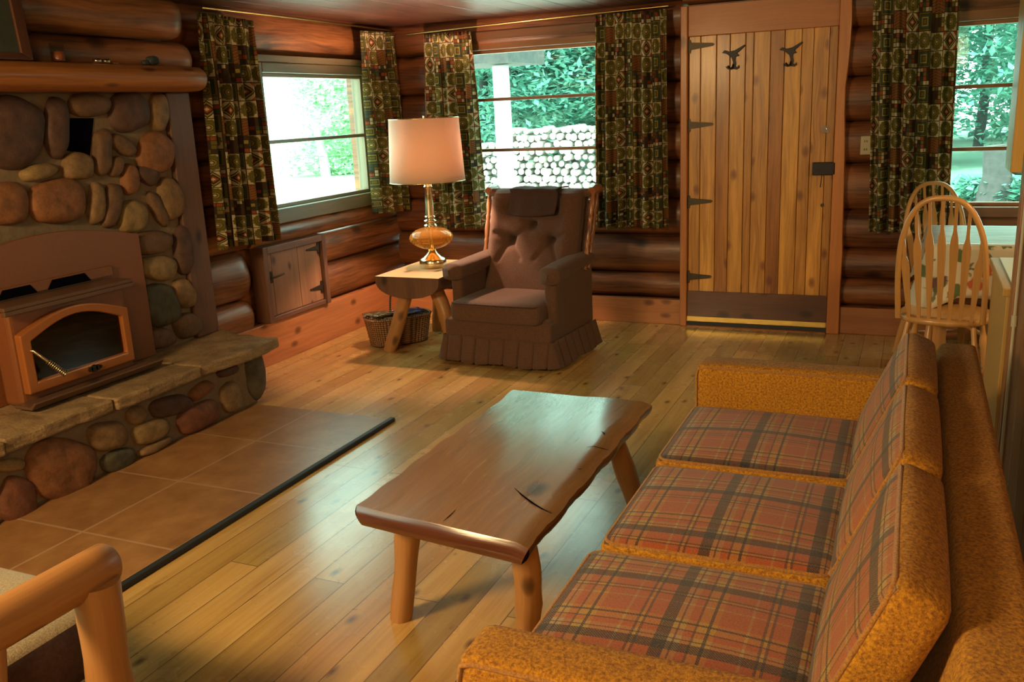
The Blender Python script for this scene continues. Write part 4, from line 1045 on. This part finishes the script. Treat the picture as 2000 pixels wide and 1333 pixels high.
# ================================================================== SIDE TABLE + LAMP + BASKET
STZ = .50
stb = thing('side_table', 'half log side table with pale flat top beside the brown armchair', 'side table', (-2.78, 4.98, 0))
m = MB(); hw = .222; N = 20; cx_ = -2.785
prof = [(cx_ - hw, STZ)] + [(cx_ - hw * math.cos(PI * k / N), STZ - .018 - .115 * math.sin(PI * k / N) ** .8) for k in range(N + 1)] + [(cx_ + hw, STZ)]
y0_, y1_ = 4.655, 5.31
ring0 = [Vector((x, y0_ + .0, z)) for x, z in prof]; ring1 = [Vector((x, y1_, z)) for x, z in prof]
n = len(prof); V = ring0 + ring1
m.add(V, [(0, n - 1, 2 * n - 1, n)], [[(0, 0), (.47, 0), (.47, .65), (0, .65)]], 0, (1, 1, 1), False)
m.add(V, [(i, i + n, i + 1 + n, i + 1) for i in range(n - 1)], [[(i * .03, 0), (i * .03, .65), (i * .03 + .03, .65), (i * .03 + .03, 0)] for i in range(n - 1)], 1, (1, 1, 1), True)
m.add(ring0, [tuple(range(n))[::-1]], [[(p.x, p.z) for p in ring0][::-1]], 1, (.8, .8, .8), False); m.add(ring1, [tuple(range(n))], [[(p.x, p.z) for p in ring1]], 1, (.8, .8, .8), False)
m.f[0] = m.f[0]; m.build('half_log_top', ['peelpale', 'bark'], stb)
pole('leg', stb, (-2.995, 4.735, 0), (-2.865, 4.80,   .40), .041, .044, bend=.004, seed=5)
pole('leg', stb, (-2.97, 5.33, 0), (-2.87, 5.20, .40), .036, .038, 'peeled', .004, 6)
pole('leg', stb, (-2.56, 4.76, 0), (-2.67, 4.82, .40), .042, .046, 'peeled', .020, 7, knot=.6)
pole('leg', stb, (-2.56, 5.30, 0), (-2.67, 5.20, .40), .036, .038, 'peeled', .004, 8)
lc = Vector((-2.80, 5.03, STZ))
lp = thing('table_lamp', 'table lamp with cream drum shade, amber glass globe and brass stem', 'lamp', lc)
m = MB(); m.lathe([(0, 0), (.083, 0), (.086, .004), (.086, .048), (.080, .056), (.060, .066), (.038, .085), (.026, .105), (.022, .118), (0, .118)], lc, 40); m.build('base', 'brass', lp)
m = MB(); gp = [(.020, .117), (.060, .122), (.100, .138), (.131, .160), (.142, .185), (.139, .205), (.118, .228), (.090, .245), (.050, .254), (.028, .257)]
m.lathe(gp, lc, 48, flute=.012); m.build('glass_globe', 'amber', lp, sub=1)
m = MB(); m.lathe([(.026, .250), (.045, .256), (.040, .272), (.030, .280), (.040, .292), (.040, .300), (.028, .306), (.034, .316), (.034, .324), (.030, .33)], lc, 32)
m.lathe([(.030, .33), (.024, .42), (.021, .50), (.026, .506), (.028, .512), (.024, .52), (.026, .535), (.020, .55)], lc, 48, flute=.06, fl=(.335, .498))
m.tube([lc + Vector((0, 0, .1)), lc + Vector((0, 0, .25))], .008, 8); m.tube([lc + Vector((0, 0, .55)), lc + Vector((0, 0, .64))], .012, 10); m.build('stem', 'brass', lp)
m = MB(); m.lathe([(.236, .545), (.216, .93)], lc, 64); sh = m.build('lamp_shade', 'shade', lp, solid=.002)
for z, r in ((.545, .236), (.93, .216)): m = MB(); m.tube([lc + Vector((r * math.cos(2 * PI * k / 48), r * math.sin(2 * PI * k / 48), z)) for k in range(49)], .003, 6, cap=False); m.build('wire_ring', 'brass', sh)
m = MB()
for k in range(3): m.tube([lc + Vector((0, 0, .92)), lc + Vector((.216 * math.cos(k * 2.09), .216 * math.sin(k * 2.09), .925))], .002, 6)
m.tube([lc + Vector((0, 0, .92)), lc + Vector((0, 0, .945))], .005, 8); m.build('shade_spider', 'brass', sh)
m = MB(); m.lathe([(.013, .64), (.02, .655), (.030, .69), (.026, .72), (0, .735)], lc, 20)
t = NT('lit_bulb'); e_ = t.n('ShaderNodeEmission', {'Color': (1, .62, .32, 1), 'Strength': 12.0}); t.t.links.new(e_.outputs[0], t.out.inputs[0]); m.build('bulb', t.m, lp)
light('POINT', 'table_lamp_light', lc + Vector((0, 0, .78)), 72, (1, .57, .36), .03)
# basket
bc = Vector((-3.06, 4.97, 0)); rz = math.radians(52)
bs = thing('wicker_basket', 'brown wicker basket full of magazines on the floor under the side table', 'basket', bc, rz)
BM = WM(bs)
def brg(t, k=1.0): # taper
    return .105 * (1 + .22 * t) * k, .185 * (1 + .16 * t) * k
m = MB()
def bkf(s, t):
    a = s * 2 * PI; w, l = brg(t); e = 3.2; c_, s_ = math.cos(a), math.sin(a)
    wv = 1 + .012 * math.sin(s * 2 * PI * 26) * (1 if int(t * 16) % 2 else -1)
    return BM @ Vector((l * wv * math.copysign(abs(c_) ** (2 / e), c_), w * wv * math.copysign(abs(s_) ** (2 / e), s_), .005 + .175 * t))
m.grid(bkf, 156, 16, lambda s, t: (s * .95, t * .175)); w, l = brg(0)
m.add([BM @ Vector((x, y, .006)) for x, y in superpoly((0, 0), l, w, 3.2)], [tuple(range(28))], None)
m.build('wicker_body', 'wicker', bs, solid=.006)
m = MB(); w, l = brg(1); P = [BM @ Vector((l * math.copysign(abs(math.cos(a)) ** .62, math.cos(a)), w * math.copysign(abs(math.sin(a)) ** .62, math.sin(a)), .182 + .003 * math.sin(a * 40))) for a in [2 * PI * k / 80 for k in range(81)]]
m.tube(P, .009, 8, cap=False); m.build('rim', 'wicker', bs)
m = MB(); w = brg(1)[0]; m.tube([BM @ Vector((0, w * math.cos(a), .17 + .20 * math.sin(a))) for a in [PI * k / 24 for k in range(25)]], .008, 8); m.build('handle', 'wicker', bs)
mags = [((-.06, .0, .165), .10, .05, 'mag_a', (.30, .20, .12), (.10, .07, .05), (.45, .36, .25), 'tan covered magazine on top of the wicker basket'), ((.07, .01, .178), -.14, -.06, 'mag_b', (.03, .05, .14), (.05, .07, .22), (.25, .25, .30), 'blue covered magazine sticking up at the right end of the wicker basket'), ((-.11, -.005, .192), .30, .10, 'mag_c', (.05, .06, .03), (.22, .20, .12), (.07, .06, .04), 'dark olive covered magazine poking over the left end of the wicker basket')]
for (x, y, z), rz2, tilt, nm, c1, c2, c3, lab in mags:
    M2 = BM @ Matrix.Translation((x, y, z + .012)) @ Matrix.Rotation(rz2, 4, 'Z') @ Matrix.Rotation(tilt, 4, 'Y')
    m = MB(); m.grid(lambda s, t: M2 @ Vector(((s - .5) * .20, (t - .5) * .15, .006 * math.sin(PI * s))), 10, 4); 
    tag(m.build('magazine', m_mag(nm, c1, c2, c3), solid=.007), lab, 'magazine', 'magazines in the basket')

# ================================================================== LOG CHAIR (lower left)
lcx = -1.485
lch = thing('log_armchair', 'peeled log armchair with beige cushion at the bottom left corner', 'log chair', (-1.85, .95, 0))
for xx in (lcx, -2.22):
    m = MB(); P = [(xx + .0015 * math.sin(k * .7), (.40 + .815 * k / 12), .580) for k in range(12)] + [(xx, 1.197, .58), (xx, 1.205, .58)]; m.tube(P, [.044] + [.046] * 11 + [.044, .038], 24, wob=.025); m.build('arm_log', 'peeled', lch)
    pole('front_post', lch, (xx + .012, 1.135, 0), (xx + .022, 1.15, .565), .052, .043, 'peeled', 0, 11, n=20)
    pole('rear_post', lch, (xx, .45, 0), (xx, .45, .95), .055, .048, 'peeled', 0, 12)
    pole('arm_spindle', lch, (xx + .03, .80, .22), (xx + .005, .93, .56), .030, .026, 'peeled', .012, 13)
    pole('side_rail', lch, (xx, .45, .20), (xx, 1.15, .20), .035, .035, 'dkwood', 0, 14)
pole('front_rail', lch, (lcx, 1.12, .22), (-2.22, 1.12, .22), .035, .035, 'dkwood', 0, 15)
pole('back_rail', lch, (lcx, .45, .90), (-2.22, .45, .90), .045, .045, 'peeled', 0, 16)
m = MB(); rbox(m, (-2.16, .50, .285), (-1.565, 1.31, .445), .05, crown=(0, 0, .015), top_mi=1); m.build('seat_cushion', ['padside', 'seatpad'], lch)
m = MB(); rbox(m, (-2.15, .46, .455), (-1.56, .58, .90), .05, crown=(0, .02, 0)); m.build('back_cushion', 'seatpad', lch)

# ================================================================== DINING CORNER
dt = thing('dining_table', 'small square wooden dining table under the right hand window', 'dining table', (.50, 5.05, 0))
m = MB(); m.box((.09, 4.72, .70), (.95, 5.42, .735)); m.build('tabletop', 'honey', dt)
for x in (.16, .88):
    for y in (4.79, 5.35): m = MB(); m.box((x - .03, y - .03, 0), (x + .03, y + .03, .70), 2); m.build('leg', 'honey', dt)
def clothpt(s, t, lift=0):
    pass
m = MB(); X0, X1, Y0, Y1, CZ = .08, .96, 4.71, 5.43, .742
m.grid(lambda s, t: Vector((X0 + (X1 - X0) * s, Y0 + (Y1 - Y0) * t, CZ)), 10, 10, lambda s, t: (s, t), 1)
peri = [(X0, Y1), (X0, Y0), (X1, Y0), (X1, Y1), (X0, Y1)]; Ls = [.72, .88, .72, .88]
def sk(s, t):
    d = s * 3.2
    for k in range(4):
        if d <= Ls[k] + 1e-9 or k == 3:
            u = min(1, d / Ls[k]); p = Vector((*peri[k], 0)).lerp(Vector((*peri[k + 1], 0)), u)
            nn = [Vector((-1, 0, 0)), Vector((0, -1, 0)), Vector((1, 0, 0)), Vector((0, 1, 0))][k]
            cn = max(0, 1 - min(u, 1 - u) / .16)
            out = (1 - t) * (.012 + .03 * cn + .018 * (math.sin(s * 60) + .6))
            cen = Vector(((X0 + X1) / 2, (Y0 + Y1) / 2, 0)); dv = (p - cen).normalized()
            q = p + nn * out + dv * .03 * cn * (1 - t); q.z = CZ - (1 - t) * (.25 + .07 * cn); return q
        d -= Ls[k]
m.grid(sk, 160, 10, lambda s, t: (s * 3.2, t * .27), 0)
tag(m.build('tablecloth', ['floral', 'plastic'], solid=.002), 'pale floral tablecloth hanging over the small dining table', 'tablecloth')
def windsor(loc, rz, label):
    o = thing('windsor_chair', label, 'chair', loc, rz, group='windsor chairs at the dining table'); M0 = WM(o)
    def bd(m, name, par=None): m.v = [M0 @ v for v in m.v]; return m.build(name, 'honey', par or o, )
    m = MB(); rings = [(.86, -.018), (.97, -.012), (1.0, 0), (.985, .012), (.93, .017), (.5, .010), (.02, .006)]; sp = superpoly((0, 0), .20, .20, 2.5, 36)
    V = [Vector((x * k, y * k + (.0), .438 + z)) for k, z in rings for x, y in sp]; V.append(Vector((0, 0, .42))); F = []
    for i in range(len(rings) - 1):
        for k in range(36): F.append((i * 36 + k, i * 36 + (k + 1) % 36, (i + 1) * 36 + (k + 1) % 36, (i + 1) * 36 + k))
    for k in range(36): F.append(((k + 1) % 36, k, len(V) - 1))
    m.add(V, F, [[(V[i].x, V[i].y) for i in f] for f in F]); bd(m, 'seat')
    legs = []
    for sx, sy in ((-1, -1), (1, -1), (-1, 1), (1, 1)):
        a = Vector((sx * .20, sy * .19 - (.02 if sy < 0 else 0), 0)); b = Vector((sx * .135, sy * .125, .425)); m = MB(); P = [a.lerp(b, i / 20) for i in range(21)]
        R = [.012 + .010 * math.sin(PI * min(1, i / 20 * 1.25)) ** .8 + (.003 if i in (13, 14) else 0) for i in range(21)]; m.tube(P, R, 12); bd(m, 'leg'); legs.append((a, b))
    for i, j, t_ in ((0, 2, .4), (1, 3, .4), (0, 1, .3)):
        a, b = legs[i][0].lerp(legs[i][1], t_), legs[j][0].lerp(legs[j][1], t_); m = MB(); m.tube([a.lerp(b, k / 8) for k in range(9)], [.007 + .006 * math.sin(PI * k / 8) for k in range(9)], 10); bd(m, 'stretcher')
    # hoop back at local y = -.17 leaning to -y
    def hp(a):   # a 0..pi
        x = .195 * math.copysign(abs(math.cos(a)) ** .72, math.cos(a)) * (1 - .10 * max(0, 1 - math.sin(a) * 1.6)) ; z = math.sin(a) ** .85 * .565
        return Vector((x, -.165 - z * .20 - .02 * math.sin(a), .445 + z))
    m = MB(); m.tube([hp(PI * k / 48) for k in range(49)], .0125, 10); bd(m, 'hoop')
    for k in range(7):
        u = (k - 3) / 3.6; x0 = u * .155
        bx = u * .19; a = math.acos(max(-1, min(1, math.copysign(abs(bx / .195) ** (1 / .72), bx)))); tp = hp(a); bt = Vector((x0, -.155 - .018 * (1 - u * u), .448))
        m = MB(); N = 16; V = []; 
        d = (tp - bt).normalized(); sx_ = Vector((1, 0, 0)); nrm = d.cross(sx_).normalized()
        for i in range(N + 1):
            t_ = i / N; w = .0065 + (.0115 * max(0, 1 - abs(t_ - .66) / .10) if t_ > .66 else .0115 * max(0, min(1, (t_ - .02) / .64)) ** .8)
            p = bt.lerp(tp, t_)
            for q in ((-w, -.004), (w, -.004), (w, .004), (-w, .004)): V.append(p + sx_ * q[0] + nrm * q[1])
        F = [(i * 4 + q, i * 4 + (q + 1) % 4, i * 4 + 4 + (q + 1) % 4, i * 4 + 4 + q) for i in range(N) for q in range(4)]
        m.add(V, F, [[(V[i].x, V[i].z) for i in f] for f in F], 0, (1, 1, 1), False); bd(m, 'back_spindle')
    return o
windsor((.172, 4.56, 0), math.radians(-10), 'honey oak windsor chair nearest the sofa, its hoop back toward the room')
windsor((.21, 5.36, 0), math.radians(203), 'honey oak windsor chair on the window side of the dining table').scale = (.95, .95, .945)
# counter and partition
cn = thing('kitchen_counter', 'low yellow wood counter cabinet with white top at the right edge beyond the sofa', 'counter', (.6, 3.9, 0))
m = MB(); m.box((.325, 3.56, .0), (.95, 4.20, .735), 2); m.build('cabinet_body', 'cabinet', cn, bevel=.004)
m = MB(); m.box((.312, 3.555, .735), (.96, 4.235, .765)); m.build('edge_band', 'cabinet', cn, bevel=.004)
m = MB(); m.box((.345, 3.57, .7655), (.94, 4.20, .772)); m.build('white_top', 'white', cn, bevel=.002)
pw = MB(); pw.box((.335, 3.46, 0), (.42, 3.55, ZT - .03), 2, col=(1.1, 1.05, 1)); y = 3.455
while y > -.5: pw.box((.352, y - .22, 0), (.42, y - .003, ZT - .03), 2, col=jit(.8, 1.1)); y -= .223
struct('wall_partition', pw, 'panel', bevel=.004)
m = MB(); m.tube([(.343, 3.42, z) for z in (.02, .3, .6, .66)], .006, 8); m.tube([(.343, 3.42, z) for z in (.66, .70)], .010, 8); m.tube([(.343, 3.42, z) for z in (.70, 1.2, 1.9)], .006, 8)
tag(m.build('power_cord', 'cream'), 'cream cord running down the wood partition behind the sofa', 'cord')
m = MB(); p0 = pt(1972, 337, 1, 5.0)
cabx = p0.x
wc = thing('wall_cabinet', 'yellow wood hanging cabinet side overlapping the right edge of the dining window', 'cabinet', (cabx, 5.0, p0.z))
m.box((cabx, 4.98, p0.z), (cabx + .5, 5.28, ZT - .03), 2); m.build('cabinet_body', 'cabinet', wc, bevel=.004)

# ================================================================== OUTSIDE
G = -.30
mb = MB(); mb.box((-60, 6.3, G - .1), (40, 70, G)); o = mb.build('lawn', 'grass'); tag(o, 'bright green lawn outside the windows', 'lawn', kind='stuff')
mb = MB(); mb.box((-60, -12, G - .1), (-4.0, 6.3, G)); o = mb.build('side_clearing', 'gravel'); tag(o, 'sunlit pale clearing outside the left wall window', 'clearing', kind='stuff')
mb = MB(); mb.prism([(-11, 7.2, G + .012), (-3.0, 7.2, G + .012), (-3.6, 19, G + .012), (-12, 24, G + .012), (-34, 40, G + .012), (-40, 20, G + .012), (-20, 7.2, G + .012)], (0, 0, -.01)); o = mb.build('gravel_yard', 'gravel'); tag(o, 'pale gravel yard in front of the woodpile', 'gravel', kind='stuff')
# trees
def leaves(mb, c, r, n, size, rs, col=(1, 1, 1), flat=.75):
    for _ in range(n):
        d = Vector((rs.gauss(0, 1), rs.gauss(0, 1), rs.gauss(0, 1))).normalized() * (rs.random() ** .4)
        p = Vector(c) + Vector((d.x * r[0], d.y * r[1], d.z * r[2]))
        p.z = max(p.z, G + size * .8)
        a = Vector((rs.gauss(0, 1), rs.gauss(0, 1), rs.gauss(0, .4))).normalized(); b = a.cross(Vector((rs.gauss(0, .3), rs.gauss(0, .3), 1))).normalized()
        s_ = size * rs.uniform(.6, 1.3); k = rs.uniform(.6, 1.5)
        mb.add([p - a * s_, p - a * s_ * .2 + b * s_ * .5, p + a * s_, p - a * s_ * .2 - b * s_ * .5], [(0, 1, 2, 3)], None, 0, (col[0] * k, col[1] * k, col[2] * k), False)
def tree(loc, h, r, label, seed, trunk='trunk', tr=.16, low=.0, n=15000, size=.16, leaf='leaf', group='trees around the cabin'):
    rs = random.Random(seed); o = thing('tree', label, 'tree', loc, group=group); L = Vector(loc)
    m = MB(); m.tube([L + Vector((rs.uniform(-.1, .1) * k, rs.uniform(-.1, .1) * k, h * .9 * k / 6)) for k in range(7)], [tr * (1 - .1 * k) for k in range(7)], 10, wob=.2)
    for k in range(5):
        z = h * rs.uniform(.3, .8); a = rs.random() * 6.3; m.tube([L + Vector((0, 0, z)), L + Vector((math.cos(a) * r * .6, math.sin(a) * r * .6, z + r * .35))], [.05, .02], 6)
    m.build('trunk', trunk, o)
    m = MB()
    for k in range(9):
        a = rs.random() * 6.3; q = rs.random() ** .5 * r * .7; z = h * (low + (1 - low) * (k + .5) / 9)
        leaves(m, L + Vector((math.cos(a) * q, math.sin(a) * q, z)), (r * .62, r * .62, h * .09 + .3), n // 9, size, rs)
    m.build('foliage', leaf, o); return o
T = [((.2, 24, G), 9, 3.0, 'broad leafy tree beyond the lawn, at the left of the dining window view', 21, .1), ((3.3, 26, G), 10, 3.4, 'broad leafy tree beyond the lawn, at the right of the dining window view', 22, .1), ((1.7, 31, G), 12, 3.6, 'tallest leafy tree standing furthest back across the lawn', 23, .05),
     ((-1.8, 36, G), 13, 4.5, 'distant tree hiding the sky behind the left tree of the dining window view', 31, .0), ((3.4, 38, G), 13, 5, 'distant tree hiding the sky behind the right tree of the dining window view', 32, .0), ((-14, 34, G), 9, 4.5, 'distant tree hiding the sky at the left of the middle window view', 33, .0), ((-9, 36, G), 8, 4.5, 'distant tree hiding the sky at the right of the middle window view', 34, .0),
     ((-9.4, 22, G), 7, 2.6, 'leafy tree behind the woodpile, left in the middle window view', 24, .2), ((-11.5, 24, G), 9, 3.2, 'leafy tree standing behind the left end of the woodpile', 25, .1), ((-6.6, 24, G), 6, 2.6, 'leafy tree rising behind the right of the woodpile', 26, .1), ((-9.8, 27, G), 8, 3, 'far leafy tree between the two trees behind the woodpile', 27, .1),
     ((-17, 24, G), 4.2, 2.6, 'faint leafy tree seen through the left wall window', 28, .0)]
for i, (loc, h, r, lab, sd, low) in enumerate(T): tree(loc, h, r, lab, sd, low=low, size=.115 if loc[1] < 33 else .20, leaf='paleleaf' if i == 7 + 4 else 'leaf', trunk='birch' if i == 11 else 'trunk')  # last tree has outdoor glare painted in by pale leaves and bark
m = MB(); rs = random.Random(5); p = pt(1990, 395, 2, G)
for k in range(14): leaves(m, (0.75 + rs.uniform(0, .8), 15.5 + rs.uniform(-.5, .8), G + .22), (.3, .3, .28), 120, .09, rs)
tag(m.build('shrub', 'leaf'), 'low leafy shrub beside the fallen stump outside the dining window', 'shrub')
m = MB(); m.tube([(1.08, 15.2, G + .1), (1.10, 15.2, G + .5), (1.05, 15.2, G + .95)], [.28, .20, .16], 12, wob=.25); m.tube([(1.05, 15.2, G + .85), (1.4, 15.3, G + .65), (1.9, 15.4, G + .6)], [.14, .15, .13], 10, wob=.25)
tag(m.build('tree_stump', 'trunk'), 'grey weathered stump with a fallen log outside the dining window', 'stump')
# porch post and eave outside the middle window
PP = pt(981, 200, 1, 9.0)
m = MB(); m.tube([(PP.x, 9.0, G), (PP.x, 9.0, 1.2), (PP.x, 9.0, 1.91)], .09, 14, wob=.1); tag(m.build('porch_post', 'birch'), 'pale peeled porch post outside the middle window', 'post')
a, b = pt(860, 88, 1, 9.0), pt(1022, 118, 1, 9.0)
m = MB(); m.box((a.x - .8, 8.6, PP.z - .0 + 1.93 - PP.z), (b.x, 9.6, 2.15)); tag(m.build('porch_roof', 'trunk'), 'grey porch roof edge resting on the pale post', 'roof')
# woodpile
bmesh_r = [(.0, 0)]
lm = MB(); lm.tube([(0, 0, 0), (0, .45, 0)], .5, 9, wob=.0)
lm.mi = [0] * len(lm.f)
lm.mi[-1] = 1; lm.mi[-2] = 1
proto = None; rs = random.Random(11); cnt = 0; x0 = -9.0; WY = 17.5
row = 0; z = G + .075
while z < 1.3 and cnt < 290:
    x = x0 + (.07 if row % 2 else 0)
    while x < -5.4 and cnt < 290:
        topz = .75 + .35 * max(0, min(1, (x + 8.6) / 1.2)) + .06 * math.sin(x * 4)
        if z < topz:
            d = rs.uniform(.10, .17)
            if proto is None: ob = proto = lm.build('firewood_log', ['palebark', 'logend'])
            else: ob = proto.copy(); COL.objects.link(ob)
            tag(ob, 'cut firewood log stacked in the woodpile outside the middle window', 'firewood', 'firewood logs in the woodpile')
            ob.location = (x + rs.uniform(-.035, .035), WY + rs.uniform(-.1, .1), z + rs.uniform(-.025, .025)); ob.scale = (d, 1, d * rs.uniform(.9, 1.0)); ob.rotation_euler = (0, rs.random() * 6, 0); cnt += 1
        x += .158
    z += .140; row += 1
